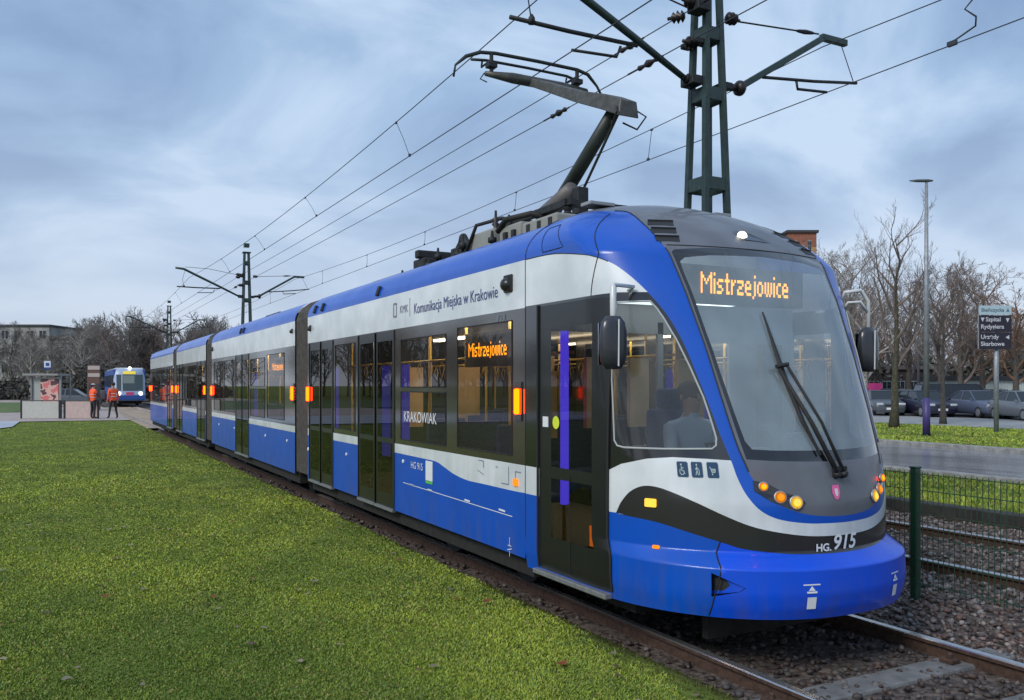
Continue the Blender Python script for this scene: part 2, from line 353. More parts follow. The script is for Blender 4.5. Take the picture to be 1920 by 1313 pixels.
RAILT = mat('rail_running_surface', (.60, .60, .60), .22, metal=.85, var=.2, vscale=30)
RAILS = mat('rail_rust', (.075, .04, .026), .8, var=.5, vscale=25, bump=.3)
def rail(x, lab, y0=-4, y1=110):
    pr = [(-.065, -.15), (-.065, -.138), (-.012, -.122), (-.009, -.04), (-.034, -.03), (-.034, -.008), (-.027, -.0005), (.027, -.0005), (.034, -.008), (.034, -.03), (.009, -.04), (.012, -.122), (.065, -.138), (.065, -.15)]
    mb = MB(); n = len(pr); vs = [(x+a, y, z) for y in (y0, y1) for a, z in pr]
    for i in range(n):
        mb.mi = 1 if i in (5, 6, 7) else 0; j = (i+1) % n; mb.add([vs[i], vs[j], vs[n+j], vs[n+i]], [(0, 1, 2, 3)])
    o = mb.build('rail', [RAILS, RAILT]); return tag(o, lab, 'rail', 'tram rails')
RL, RR = 3.80, 5.40
rail(RL, 'steel rail nearest the grass, running under the near side of the blue tram')
rail(RR, 'worn steel rail emerging from beneath the nose of the blue tram')
rail(7.80, 'rusty rail of the empty second track, the one nearer the green fence')
rail(9.62, 'rusty rail of the empty second track, beside the far grass strip')
SLP = mat('concrete_sleeper', (.17, .17, .17), .8, var=.35, vscale=9, bump=.3)
for i, (y, lab) in enumerate([(3.74, 'concrete sleeper between the rails, first in front of the tram'), (3.06, 'concrete sleeper between the rails, second in front of the tram'), (2.38, 'concrete sleeper between the rails, third in front of the tram')]):
    o = MB().b2((3.35, y-.12, -.3), (5.85, y+.12, -.092)).build('sleeper', SLP, bev=.02); tag(o, lab, 'sleeper', 'sleepers in front of the tram')
    for x in (RL, RR):
        for sx in (-.11, .11): MB().box((x+sx, y, -.075), (.09, .10, .03)).lathe((x+sx, y, -.07), (0, 0, 1), [(0, .02), (.04, .02), (.045, .01)], 6).build('rail_clip', RAILS, o, bev=.006)

# stones
t_ = (1+5**.5)/2
ICO = np.array([(-1, t_, 0), (1, t_, 0), (-1, -t_, 0), (1, -t_, 0), (0, -1, t_), (0, 1, t_), (0, -1, -t_), (0, 1, -t_), (t_, 0, -1), (t_, 0, 1), (-t_, 0, -1), (-t_, 0, 1)])/1.9
ICF = np.array([(0,11,5),(0,5,1),(0,1,7),(0,7,10),(0,10,11),(1,5,9),(5,11,4),(11,10,2),(10,7,6),(7,1,8),(3,9,4),(3,4,2),(3,2,6),(3,6,8),(3,8,9),(4,9,5),(2,4,11),(6,2,10),(8,6,7),(9,8,1)])
rng = np.random.default_rng(3)
def stones(n, x0, x1, y0, y1, size, cols, keep=None, zz_=-.105):
    x = rng.uniform(x0, x1, n); y = y0+(y1-y0)*rng.uniform(0, 1, n)**1.6
    if keep is not None: k = keep(x, y); x = x[k]; y = y[k]; n = len(x)
    s = rng.uniform(size[0], size[1], n)*(1+y*.03)
    B = ICO[None]*(1+rng.uniform(-.32, .32, (n, 12, 1))); B = B*rng.uniform(.6, 1.25, (n, 1, 3))
    a = rng.uniform(0, 6.28, n); ca, sa = np.cos(a)[:, None], np.sin(a)[:, None]; tl = rng.uniform(-.7, .7, n); ct, st = np.cos(tl)[:, None], np.sin(tl)[:, None]
    X, Y, Z = B[..., 0], B[..., 1], B[..., 2]; Y, Z = Y*ct-Z*st, Y*st+Z*ct; X, Y = X*ca-Y*sa, X*sa+Y*ca
    V = np.stack([X, Y, Z*.8], -1)*s[:, None, None]*.5; V[..., 0] += x[:, None]; V[..., 1] += y[:, None]; V[..., 2] += (zz_+rng.uniform(-.01, .018, n))[:, None]
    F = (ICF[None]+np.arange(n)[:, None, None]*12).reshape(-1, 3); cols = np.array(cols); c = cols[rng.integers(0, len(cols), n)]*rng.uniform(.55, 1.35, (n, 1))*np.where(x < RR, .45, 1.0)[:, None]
    C4 = np.concatenate([np.repeat(c, 12, 0), np.ones((n*12, 1))], 1); return V.reshape(-1, 3), F, C4
STM = attr_mat('ballast_stones', .62, spec=.4)
cs = [(.15, .11, .10), (.10, .085, .08), (.19, .15, .135), (.12, .075, .06), (.075, .055, .048), (.22, .20, .19)]
def off_rail(x, y):
    k = np.ones(len(x), bool)
    for r in (RL, RR, 7.8, 9.62): k &= abs(x-r) > .07
    inb = (x > RL) & (x < RR) & (rng.uniform(0, 1, len(x)) < .45)
    return k & ~inb & ~((x < RL) & (rng.uniform(0, 1, len(x)) < .55))
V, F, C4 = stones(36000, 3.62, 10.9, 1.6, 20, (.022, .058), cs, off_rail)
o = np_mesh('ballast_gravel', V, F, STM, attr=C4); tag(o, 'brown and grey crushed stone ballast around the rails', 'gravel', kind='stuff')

# ============================================================ grass
def gz(x): return np.interp(x, GX, GZ)
def blades(n, pxr, pyr, hrange, xlim, wmul=1.0, tone=(.8, 1.2), ylim=(1.2, 60)):
    px = rng.uniform(pxr[0], pxr[1], n); py = rng.uniform(pyr[0], pyr[1], n); Z = FPX*HC/(py-722); Xc = (px-960)/FPX*Z
    x = Xc*CT+Z*ST; y = Z*CT-Xc*ST; x += rng.normal(0, .02, n)*Z*.2; y += rng.normal(0, .02, n)*Z*.4
    k = (x > xlim[0]) & (x < xlim[1]+(.38*np.clip((y-2.5)/6, 0, 1) if xlim[0] < -50 else 0)+.13*noise2(y*1.3, y*.7, 5)+.07*noise2(y*7, y*3, 1)-.10*rng.exponential(1.0, n)) & (y > ylim[0]) & (y < ylim[1]); x, y, Z = x[k], y[k], Z[k]; n = len(x)
    patch = noise2(x*.9, y*.8, 1)*.5+noise2(x*2.7, y*2.3, 4)*.35+noise2(x*.25, y*.2, 2)*.3
    h = rng.uniform(*hrange, n)*(1+.35*patch); wd = (.0012+.00055*Z)*rng.uniform(.7, 1.5, n)*wmul
    a = rng.uniform(0, 6.28, n); la = rng.uniform(0, 6.28, n); ln = rng.uniform(.15, .95, n)*h
    bare = noise2(x*1.9+2, y*1.6, 6)+.6*noise2(x*5.1, y*4.3, 9) > 1.06; h = np.where(bare, h*.35, h)
    z0 = gz(x)-.006; dx, dy = np.cos(a)*wd, np.sin(a)*wd; lx, ly = np.cos(la)*ln, np.sin(la)*ln
    V = np.stack([np.stack([x-dx, y-dy, z0], -1), np.stack([x+dx, y+dy, z0], -1), np.stack([x+dx*.8+lx*.35, y+dy*.8+ly*.35, z0+h*.6], -1), np.stack([x-dx*.8+lx*.35, y-dy*.8+ly*.35, z0+h*.6], -1), np.stack([x+lx, y+ly, z0+h*.95], -1)], 1)
    F = np.arange(n)[:, None, None]*5+np.array([(0, 1, 2), (0, 2, 3), (3, 2, 4)])[None]
    g1 = np.array((.11, .175, .026)); g2 = np.array((.37, .44, .056)); g3 = np.array((.36, .29, .11)); g4 = np.array((.13, .21, .065))
    tt = np.clip(.5+.85*patch+rng.normal(0, .16, n), 0, 1)[:, None]; c = g1*(1-tt)+g2*tt
    dry = rng.uniform(0, 1, n) < .07+.08*np.clip(noise2(x*1.7+3, y*1.9, 8), 0, 1); c[dry] = g3*rng.uniform(.6, 1.1, (dry.sum(), 1)); cl = rng.uniform(0, 1, n) < .1; c[cl] = g4; c[bare] = c[bare]*.55+np.array((.07, .055, .03))
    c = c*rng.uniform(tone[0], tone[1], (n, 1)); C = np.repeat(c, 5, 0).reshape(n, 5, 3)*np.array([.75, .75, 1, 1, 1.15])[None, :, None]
    return V.reshape(-1, 3), F.reshape(-1, 3), np.concatenate([C.reshape(-1, 3), np.ones((n*5, 1))], 1)
GRM = attr_mat('grass_blades', .55, spec=.25)
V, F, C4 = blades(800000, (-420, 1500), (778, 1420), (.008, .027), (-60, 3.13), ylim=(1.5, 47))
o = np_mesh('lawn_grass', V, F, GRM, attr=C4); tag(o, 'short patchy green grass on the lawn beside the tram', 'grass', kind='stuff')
V, F, C4 = blades(60000, (1500, 2200), (775, 1010), (.03, .09), (11.4, 15.7), 1.1, ylim=(-20, 60))
V2, F2, C2 = blades(60000, (1500, 2200), (775, 860), (.03, .08), (22.9, 34), 1.1, tone=(.9, 1.5), ylim=(-20, 80))
o = np_mesh('verge_grass', np.concatenate([V, V2]), np.concatenate([F, F2+len(V)]), GRM, attr=np.concatenate([C4, C2])); tag(o, 'bright green grass verges on both sides of the wet road', 'grass', kind='stuff')
# moss and weeds beside the near rail
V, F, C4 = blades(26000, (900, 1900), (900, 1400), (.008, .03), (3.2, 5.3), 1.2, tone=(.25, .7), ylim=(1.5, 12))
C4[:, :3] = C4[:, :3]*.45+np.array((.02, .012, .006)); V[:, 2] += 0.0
o = np_mesh('track_weeds', V, F, GRM, attr=C4); tag(o, 'dark moss and weeds growing between the rails', 'weeds', kind='stuff')
# fallen leaves: curled little quads
n = 420; lx = rng.uniform(-7, 3.3, n); ly = 2.2+16*rng.uniform(0, 1, n)**1.5; mb = []
LV = []; LF = []; LC = []
for i in range(n):
    a = rng.uniform(0, 6.28); s = rng.uniform(.018, .045); z = float(gz(lx[i]))+rng.uniform(.02, .04)
    b0 = len(LV); pts = [(-1, 0, .25), (-.3, -.65, .05), (.6, -.45, .15), (1, 0, .4), (.5, .55, .1), (-.4, .6, .2)]
    for p in pts: LV.append((lx[i]+s*(p[0]*math.cos(a)-p[1]*math.sin(a)), ly[i]+s*(p[0]*math.sin(a)+p[1]*math.cos(a)), z+s*p[2]))
    LF += [(b0, b0+1, b0+5), (b0+1, b0+4, b0+5), (b0+1, b0+2, b0+4), (b0+2, b0+3, b0+4)]
    c = [(.20, .055, .02), (.13, .075, .03), (.24, .20, .13), (.09, .06, .04), (.17, .15, .10)][rng.integers(0, 5)]; LC += [(*c, 1)]*6
o = np_mesh('fallen_leaves', LV, LF, attr_mat('dead_leaf', .6), attr=LC); tag(o, 'scattered brown and rusty fallen leaves lying on the grass', 'leaves', kind='stuff')

# ============================================================ the tram
ZK = [.27,.36,.45,.60,.650,.685,1.0,1.25,1.6,2.0,2.4,2.7,2.8,2.9,3.0,3.1,3.2,3.26,3.28]
YK = [3.90,3.86,3.845,3.855,3.935,3.985,3.985,4.04,4.17,4.34,4.54,4.73,4.82,4.94,5.09,5.28,5.54,5.78,5.95]
# smooth the profile table
_z = np.linspace(.27, 3.28, 600); _y = np.interp(_z, ZK, YK); _k = np.ones(15)/15
_ys = np.convolve(np.pad(_y, 7, mode='edge'), _k, 'valid'); _hi = _z > .80
_y = np.where(_hi & (_z < 3.2), _ys, _y)
def Yf(z): return np.interp(z, _z, _y)
def Ysd(z): return 5.25+.85*np.clip((z-2.7)/.58, 0, 1)
def AW(z):
    t = np.clip((z-2.78)/.5, 0, 1); return 1.2*np.sqrt(np.maximum(1-t**2.1, 0))
YB = 6.131
def SN(p, z):
    ph = np.clip(abs(p), 0, 1)*np.pi/2; a = AW(z)-.02*np.clip((.42-z)/.13, 0, 1); ys = Ysd(z); b = ys-Yf(z); e = 1-.10*np.clip((.69-z)/.08, 0, 1)
    o = a*np.sin(ph)**e*np.sign(p); Y = ys-b*np.cos(ph)**e+np.clip(abs(p)-1, 0, 1)*(YB-ys)
    return XC+o, Y, z
def SN1(p, z, off=0):
    h = 1e-3; c = np.array(SN(p, z), float); du = np.array(SN(p+h, z), float)-np.array(SN(p-h, z), float); dv = np.array(SN(p, z+h), float)-np.array(SN(p, z-h), float)
    nrm = np.cross(du, dv); nrm /= np.linalg.norm(nrm)+1e-12
    if nrm[1] > .3 or (nrm[0] > 0) != (p > 0) and abs(p) > .5: nrm = -nrm
    return Vector(c+nrm*off)
def PY(Y, z):   # |p| of a point at station Y on height z
    ys = float(Ysd(z)); b = ys-float(Yf(z))
    return 1+(Y-ys)/(YB-ys) if Y > ys else math.acos(max(-1, min(1, (ys-Y)/b)))/(math.pi/2)
E2 = [(-2,3.10),(-1.3,3.115),(-.8,3.125),(-.6,3.11),(-.497,3.072),(-.447,2.906),(-.437,2.731),(-.427,2.57),(-.417,2.358),(-.403,2.097),(-.391,1.826),(-.380,1.581),(-.366,1.374),(-.352,1.256),(-.333,1.157),(-.277,1.027),(-.219,.967),(-.149,.930),(-.07,.914),(0,.910)]
E1 = [(-2,2.779),(-1.41,2.765),(-.965,2.697),(-.777,2.635),(-.673,2.544),(-.587,2.404),(-.523,2.245),(-.483,2.061),(-.457,1.844),(-.435,1.631),(-.417,1.442),(-.397,1.270),(-.383,1.157),(-.358,1.047),(-.319,.961),(-.258,.905),(-.163,.876),(-.07,.868),(0,.866)]
SWU = [(-.832,.880),(-.825,.902),(-.807,.965),(-.769,1.041),(-.719,1.086),(-.667,1.089),(-.607,1.059),(-.521,.995),(-.437,.924),(-.353,.862),(-.267,.824),(-.143,.792),(0,.784)]
BLU = [(-2,.888),(-.891,.888),(-.825,.882),(-.671,.856),(-.549,.802),(-.449,.752),(-.383,.716),(-.301,.696),(-.215,.682),(-.087,.676),(0,.675)]
def mir(c): return c+[(-a, b) for a, b in c[::-1][1:]]
e2, e1, swu, blu = [mir(spline(c, 5)) for c in (E2, E1, SWU, BLU)]
WSO = mir([(-.0, 1.262), (-.12, 1.266), (-.25, 1.273), (-.345, 1.284), (-.354, 1.40), (-.366, 1.58), (-.380, 1.826), (-.393, 2.097), (-.405, 2.358), (-.414, 2.57), (-.421, 2.70), (-.40, 2.722), (-.25, 2.745), (0, 2.755)][::-1])
WSI = mir([(-.0, 1.335), (-.12, 1.336), (-.25, 1.340), (-.318, 1.347), (-.336, 1.40), (-.351, 1.58), (-.365, 1.826), (-.379, 2.097), (-.390, 2.358), (-.398, 2.57), (-.397, 2.63), (-.37, 2.66), (-.25, 2.685), (0, 2.70)][::-1])
CW = [(-.751,2.335),(-.585,2.335),(-.560,2.28),(-.539,2.209),(-.508,2.067),(-.478,1.88),(-.452,1.685),(-.440,1.52),(-.434,1.418),(-.440,1.372),(-.455,1.352),(-.62,1.345),(-.780,1.342),(-.810,1.352),(-.822,1.386),(-.815,1.8),(-.79,2.2),(-.775,2.32)]
BK = [(-2,2.40),(-.95,2.40),(-.733,2.41),(-.56,2.404),(-.42,2.2),(-.38,1.8),(-.365,1.4),(-.37,1.274),(-.477,1.284),(-.595,1.289),(-.691,1.272),(-.801,1.225),(-.863,1.173),(-.93,1.112),(-2,1.112)]
def shr(poly, f):   # grow a polygon about its centre
    cx = sum(p[0] for p in poly)/len(poly); cy = sum(p[1] for p in poly)/len(poly); o = []
    for p in poly:
        d = math.hypot((p[0]-cx)*1.6, p[1]-cy); o.append((cx+(p[0]-cx)*(1+f/d), cy+(p[1]-cy)*(1+f/d)))
    return o
def yrect(y0, y1, z0, z1, sgn):
    pts = [(y, z) for y, z in dens([(y0, z0), (y1, z0), (y1, z1), (y0, z1)], (.06, .06))]
    return [(sgn*PY(y, z), z) for y, z in pts]
def flipp(c): return [(-a, b) for a, b in c][::-1]
DOOR = yrect(4.995, 5.905, .33, 2.38, -1); DG1 = yrect(5.16, 5.72, 1.14, 2.20, -1); DG2 = yrect(5.16, 5.72, .60, 1.05, -1)
SEAMP = [(-.451, .80), (-.451, .76), (-.47, .65), (-.50, .45), (-.517, .2)]
bump_poly = [p for p in blu if abs(p[0]) <= .451]
bump_poly = [(-.517, .2), (-.50, .45), (-.47, .65)]+bump_poly+[(.47, .65), (.50, .45), (.517, .2)]
RECESS = [(-.512, .575), (-.47, .545), (-.401, .492), (-.42, .468), (-.513, .425)]
polys = [('windscreen', WSI), ('screen_border', WSO)]
for f in (lambda c: c, flipp):
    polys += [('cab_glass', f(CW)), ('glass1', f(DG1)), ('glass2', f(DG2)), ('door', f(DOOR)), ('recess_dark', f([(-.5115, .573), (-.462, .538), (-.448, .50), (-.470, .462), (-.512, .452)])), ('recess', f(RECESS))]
polys += [('bumper', bump_poly), ('lowblue', blu+[(2, .1), (-2, .1)]), ('grey', e2+[(2, 3.4), (-2, 3.4)]), ('arch', e1+[(2, 3.4), (-2, 3.4)]),
          ('swoosh', swu+[(p[0], p[1]-.004) for p in blu if abs(p[0]) <= .833][::-1])]
polys += [('band', BK), ('band', flipp(BK))]
us = sorted(set([round(x, 4) for x in list(np.linspace(-2, -1, 9))+list(np.linspace(-1, 1, 71))+list(np.linspace(1, 2, 9))]))
vs = sorted(set([round(x, 4) for x in list(np.linspace(.29, .56, 7))+list(np.linspace(.58, .76, 13))+list(np.linspace(.8, 2.78, 45))+list(2.78+.499*np.sin(np.linspace(.03, math.pi/2, 22)))]))
TRX, TRY = XC, 3.85
tram = empty('tram', (XC, 3.85, 0), 'long blue and white low-floor articulated tram with amber Mistrzejowice display', 'tram')
V2, T, names = regions(us, vs, polys, (.035, .05))
body_names = {'rest': 0, 'lowblue': 1, 'arch': 1, 'grey': 2, 'swoosh': 3, 'band': 4}
sel = np.array([n in body_names for n in names]); mi = np.array([body_names.get(n, 0) for n in names])
surf_obj('cab_body', V2, T[sel], SN, [WHITE, BLUE, GREY, SWOOSH, BLACK], mi[sel], tram)
def part(nm, regs, m, cond=None, parent=tram, off=0):
    s = np.isin(names, regs); c = V2[T].mean(axis=1)
    if cond: s &= cond(c[:, 0])
    return surf_obj(nm, V2, T[s], SN, m, None, parent, off)
part('windscreen', ['windscreen'], WGLASS); part('windscreen_border', ['screen_border'], BLACK)
bumper = part('bumper', ['bumper'], BLUE2)
for sg in (-1, 1):
    cd = lambda p, sg=sg: p*sg > 0
    cw = part('cab_window', ['cab_glass'], CGLASS, cd)
    d = part('door', ['door'], mat('door_leaf_paint', (.012, .012, .013), .3, coat=.3), cd); part('door_glass', ['glass1'], DGLASS, cd, d); part('door_glass', ['glass2'], DGLASS, cd, d)
    # recess in the bumper corner, dished inward
    s = (names == 'recess') & (V2[T].mean(axis=1)[:, 0]*sg > 0)
    def SR(p, z):
        x, y, z = SN(p, z); k = np.clip((.52-abs(p))/.1, 0, 1); return x-np.sign(p)*.035*(1-k), y+.05*(1-k)+.006, z
    surf_obj('tow_recess', V2, T[s], SR, BLUE2, None, bumper)
    s = (names == 'recess_dark') & (V2[T].mean(axis=1)[:, 0]*sg > 0); surf_obj('recess_shade', V2, T[s], SR, RUB, None, bumper)  # dark wedge paints the shade in the upper recess, not a rubber part
    # white edge around the cab window pane, sill and frame of the front door
    pts = [SN1(sg*abs(a), b, .006) for a, b in dens(shr(CW, .004), (.04, .06))]
    MB().tube(pts+[pts[0]], .006, 5).build('window_seal', mat('seal_light', (.45, .48, .48), .5), cw)
    MB().bar((XC+sg*1.195, 4.95, .305), (XC+sg*1.205, 5.95, .305), .06, .035).build('door_sill', ALU, d, bev=.004)
    for y in (4.985, 5.915):
        MB().tube([SN1(sg*PY(y, z), z, .008) for z in np.linspace(.34, 2.39, 18)], .010, 5).build('door_seal', RUB, d)
    MB().tube([SN1(sg*PY(5.445, z), z, .006) for z in np.linspace(.36, 1.1, 8)], .003, 4).build('door_joint', RUB, d)
# interior shelf closing the bumper underneath and the cab floor
mb = MB(); mb.b2((XC-.98, 4.75, .32), (XC+.98, 6.2, .36)); mb.b2((XC-.70, 4.25, .325), (XC+.70, 4.75, .355)); mb.build('cab_floor', UNDER, tram)
# seams between panels
sm = MB()
def seam(pts, r=.0035): sm.tube(pts, r, 4)
for sg in (-1, 1):
    seam([SN1(sg*abs(a), b, .001) for a, b in dens([(-.451, .757), (-.47, .65), (-.50, .45), (-.517, .30)], (.02, .04), False)], .005)
    seam([SN1(sg*PY(5.02, z) if z < 2.4 else sg*(.93-.30*((z-2.4)/.66)**1.5), z, .001) for z in np.linspace(2.40, 3.07, 26)], .004)
    seam([SN1(sg*1.999, z, .001) for z in np.concatenate([np.linspace(.3, 2.78, 10), 2.78+.35*np.sin(np.linspace(0.1, 1.4, 12))])], .004)
    seam([SN1(sg*abs(a), b, .001) for a, b in spline(E2, 4) if abs(a) < .62 and b > 2.75], .005)
    seam([SN1(sg*abs(a), b, .001) for a, b in spline(E2, 4) if abs(a) < .62 and b <= 2.75 and b > 1.2], .006)
    seam([SN1(sg*abs(a), b, .001) for a, b in spline(E1, 4) if abs(a) > .75], .0035)
    seam([SN1(sg*a, b, .001) for a, b in dens([(1.62, 2.80), (1.62, 3.02), (1.2, 3.02), (1.2, 2.80), (1.62, 2.80)], (.05, .03), False)], .003)
seam([SN1(p, 2.757, .001) for p in np.linspace(-.42, .42, 40)], .004)
sm.build('panel_seam', RUB, tram)
# louvres on the dome
for sg in (-1, 1):
    for k, (z, p0, p1) in enumerate([(2.955, .30, .425), (2.88, .318, .435), (2.806, .335, .445)]):
        mb = MB(); A_, B_, C_, D_ = [SN1(sg*p, zz2, .004) for p, zz2 in ((p0, z+.019), (p1, z+.019), (p1+.012, z-.019), (p0+.012, z-.019))]
        mb.add([A_, B_, C_, D_]+[SN1(sg*p, zz2, .016) for p, zz2 in ((p0, z+.021), (p1, z+.021))]+[SN1(sg*p, zz2, .004) for p, zz2 in ((p0, z+.030), (p1, z+.030))], [(0, 1, 2, 3), (4, 5, 1, 0), (6, 7, 5, 4)])
        mb.build('air_louvre', mat('louvre_shadow', (.02, .02, .022), .6), tram)
# dome lamp, small roof fittings
lp = MB(); c = SN1(-.012, 2.875, .005); lp.ball(c, .045, 12, (1.0, .5, .8)); lo = lp.build('roof_lamp', WLAMP, tram, smooth=True)
mb = MB(); mb.add([SN1(-.035, 2.915, .012), SN1(.045, 2.90, .012), SN1(.12, 2.835, .006), SN1(-.035, 2.84, .008)], [(0, 1, 2, 3)]); mb.build('lamp_cover', BLACK, lo)
for x, y, z, dx, dy in [(XC-.62, 5.95, 3.245, .24, .15), (XC+.5, 5.75, 3.225, .18, .10)]:
    MB().box((x, y, z), (dx, dy, .03)).build('roof_hatch', ROOF, tram, bev=.006)
# headlights in their dark clusters
for sg in (-1, 1):
    cl = MB(); ring = dens([(.335, 1.150), (.29, 1.135), (.235, 1.075), (.18, 1.045), (.160, 1.005), (.178, .975), (.225, .975), (.285, 1.020), (.335, 1.085)], (.02, .02))
    pts = [SN1(sg*a, b, .003) for a, b in ring]; cc = SN1(sg*.25, 1.05, .003); cl.add([cc]+pts, [(0, 1+i, 1+(i+1) % len(pts)) for i in range(len(pts))])
    hl = cl.build('headlight_cluster', BLACK, tram)
    for (p, z, r, m) in [(.302, 1.112, .028, ORANGE), (.250, 1.045, .036, ORANGES), (.196, 1.010, .040, YEL)]:
        q = SN1(sg*p, z, 0); nrm = (SN1(sg*p, z, .05)-q).normalized()
        MB().lathe(q-nrm*.005, nrm, [(0, r*1.18), (.014, r*1.18), (.016, r*1.02)], 20).build('lamp_ring', ALU, hl, smooth=True)
        MB().lathe(q, nrm, [(0, r), (.012, r*.98), (.017, r*.80)], 20).build('lamp_reflector', emis('reflector_amber', (.75, .22, .01), .75) if m is not YEL else emis('reflector_yellow', (.8, .42, .04), .9), hl, smooth=True)
        MB().lathe(q+nrm*.012, nrm, [(0, r*.66), (.010, r*.6), (.016, r*.3), (.018, r*.1)], 20).build('lamp_lens', m, hl, smooth=True)
        mb = MB(); mb.tube([q+nrm*.018+Vector((0, 0, -r*.95)), q+nrm*.030, q+nrm*.018+Vector((0, 0, r*.95))], .0022, 4); mb.build('lens_rib', ALU, hl)
    for (p, z, a, b2, m) in [(.687, .981, .042, .028, YEL), (.667, .690, .026, .012, ORANGES)]:  # the lower one is a plain reflector made to glow, no lamp
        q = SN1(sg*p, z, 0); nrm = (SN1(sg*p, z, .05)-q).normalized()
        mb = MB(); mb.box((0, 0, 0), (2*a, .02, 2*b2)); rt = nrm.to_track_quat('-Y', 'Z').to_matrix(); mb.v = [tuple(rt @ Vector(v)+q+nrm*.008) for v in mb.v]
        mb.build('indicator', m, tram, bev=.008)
# coloured crest under the windscreen
mb = MB(); pk = mat('crest_pink', (.75, .12, .35), .4); wh = mat('crest_white', (.7, .6, .66), .4); mb.mi = 0
sh = [(-.016, 1.11), (.016, 1.11), (.018, 1.06), (.010, 1.025), (0, 1.015), (-.010, 1.025), (-.018, 1.06)]
mb.add([SN1(p-.03, z, .004) for p, z in sh], [tuple(range(7))]); mb.mi = 1
mb.add([SN1(p*.45-.03, 1.06+(z-1.06)*.55, .007) for p, z in sh], [tuple(range(7))]); mb.build('crest', [pk, wh], tram)
LW = mat('white_lettering', (.72, .74, .76), .5)
put_text('lettering', 'HG.', .068, lambda x, y: SN1(-.092+x/1.8, .712+y, .006), LW, tram, bold=.002)
put_text('lettering', '915', .135, lambda x, y: SN1(.0+x/1.8, .738+y, .006), LW, tram, shear=.2, bold=.003)
# lifting marks on the bumper
for p in (-.181, .181):
    mb = MB()
    for (x, z, a, b2) in [(0, .40, .016, .038), (0, .515, .03, .004), (0, .468, .018, .006)]: mb.add([SN1(p+u*a, z+v*b2, .004) for u, v in ((-1, -1), (1, -1), (1, 1), (-1, 1))], [(0, 1, 2, 3)])
    mb.add([SN1(p+u, z, .004) for u, z in ((-.012, .478), (.012, .478), (0, .508))], [(0, 1, 2)])
    mb.build('jacking_mark', LW, tram)
# pictogram squares beside the cab window: wheelchair, person with stick, pram
NAVY = mat('navy_sticker', (.01, .05, .12), .4)
def strokes(mb, fn, ls, wd=.05):
    for a, b in ls:
        a, b = Vector(a), Vector(b); d = (b-a); n_ = Vector((-d.y, d.x)).normalized()*wd/2
        mb.add([fn(*p) for p in (a-n_, b-n_, b+n_, a+n_)], [(0, 1, 2, 3)])
def disc(mb, fn, c, r, n=10): mb.add([fn(c[0]+r*math.cos(6.283*i/n), c[1]+r*math.sin(6.283*i/n)) for i in range(n)], [tuple(range(n))])
def arc(c, r, a0, a1, n=8): return [((c[0]+r*math.cos(a0+(a1-a0)*i/n), c[1]+r*math.sin(a0+(a1-a0)*i/n)), (c[0]+r*math.cos(a0+(a1-a0)*(i+1)/n), c[1]+r*math.sin(a0+(a1-a0)*(i+1)/n))) for i in range(n)]
ICN = [([((-.1, .2), (-.05, -.1)), ((-.05, -.1), (.12, -.1)), ((.12, -.1), (.2, -.3)), ((-.08, .1), (.1, .08))]+arc((-.05, -.15), .2, 2.2, 6.0), (-.1, .3, .07)),
       ([((0, .2), (0, -.05)), ((0, -.05), (-.12, -.35)), ((0, -.05), (.1, -.35)), ((0, .15), (.15, 0)), ((.18, .0), (.2, -.35)), ((0, .15), (-.13, .0))], (0, .31, .07)),
       ([((-.25, .2), (-.15, .05)), ((-.15, .05), (.22, .05)), ((-.15, .05), (-.1, -.15)), ((-.1, -.15), (.18, -.15)), ((.18, -.15), (.22, .05)), ((-.1, -.05), (.2, -.05))], (-.06, -.27, .06))]
for k, pc in enumerate((-.565, -.516, -.463)):
    for sg in (1, -1):
        def fn(x, y, o=.004, pc=pc, sg=sg): return SN1(sg*(pc+x*.038*sg), 1.213+y*.100, o)
        mb = MB(); mb.mi = 0; mb.add([fn(a, b) for a, b in ((-.5, -.42), (-.42, -.5), (.42, -.5), (.5, -.42), (.5, .42), (.42, .5), (-.42, .5), (-.5, .42))], [tuple(range(8))])
        mb.mi = 1; f2 = lambda x, y: fn(x, y, .007); strokes(mb, f2, ICN[k][0], .065); disc(mb, f2, ICN[k][1][:2], ICN[k][1][2]); mb.build('pictogram', [NAVY, mat('sticker_grey', (.4, .48, .5), .5)], tram)
# front destination display, dot matrix
GL = {'M': ["1000001","1100011","1010101","1001001","1000001","1000001","1000001"], 'i': ["1","0","1","1","1","1","1"], 's': ["0000","0000","0111","1000","0110","0001","1110"],
      't': ["010","010","111","010","010","010","011"], 'r': ["000","000","101","110","100","100","100"], 'z': ["0000","0000","1111","0001","0110","1000","1111"],
      'e': ["0000","0000","0110","1001","1111","1000","0111"], 'j': ["01","00","01","01","01","01","01","10"], 'o': ["0000","0000","0110","1001","1001","1001","0110"],
      'w': ["00000","00000","10101","10101","10101","10101","01010"], 'c': ["000","000","011","100","100","100","011"]}
def led_cells(s):
    x = 0; out_ = []
    for ch in s:
        gl = GL[ch]
        for r_, row in enumerate(gl):
            for c_, b_ in enumerate(row):
                if b_ == '1': out_.append((x+c_, -r_))
        x += len(gl[0])+1
    return out_, x-1
def led_sign(fn, wid, hei, parent, framefn=None):
    cells, wn = led_cells('Mistrzejowice'); mb = MB(); cw_, ch_ = wid/wn, hei/7
    for cx_, cy_ in cells:
        x = (cx_+.5)*cw_-wid/2; y = hei/2+(cy_-.5)*ch_; a, b_ = cw_*.5, ch_*.49
        mb.add([fn(x+u*a, y+v*b_) for u, v in ((-1, -1), (1, -1), (1, 1), (-1, 1))], [(0, 1, 2, 3)])
    return mb.build('lettering', AMBER, parent)
ds = MB().b2((XC-.60, 4.90, 2.36), (XC+.60, 4.98, 2.64)).build('destination_display', mat('display_black', (.02, .018, .016), .5), tram, bev=.01)
led_sign(lambda x, y: (XC+x, 4.893, 2.495+y+.015), .86, .155, ds)
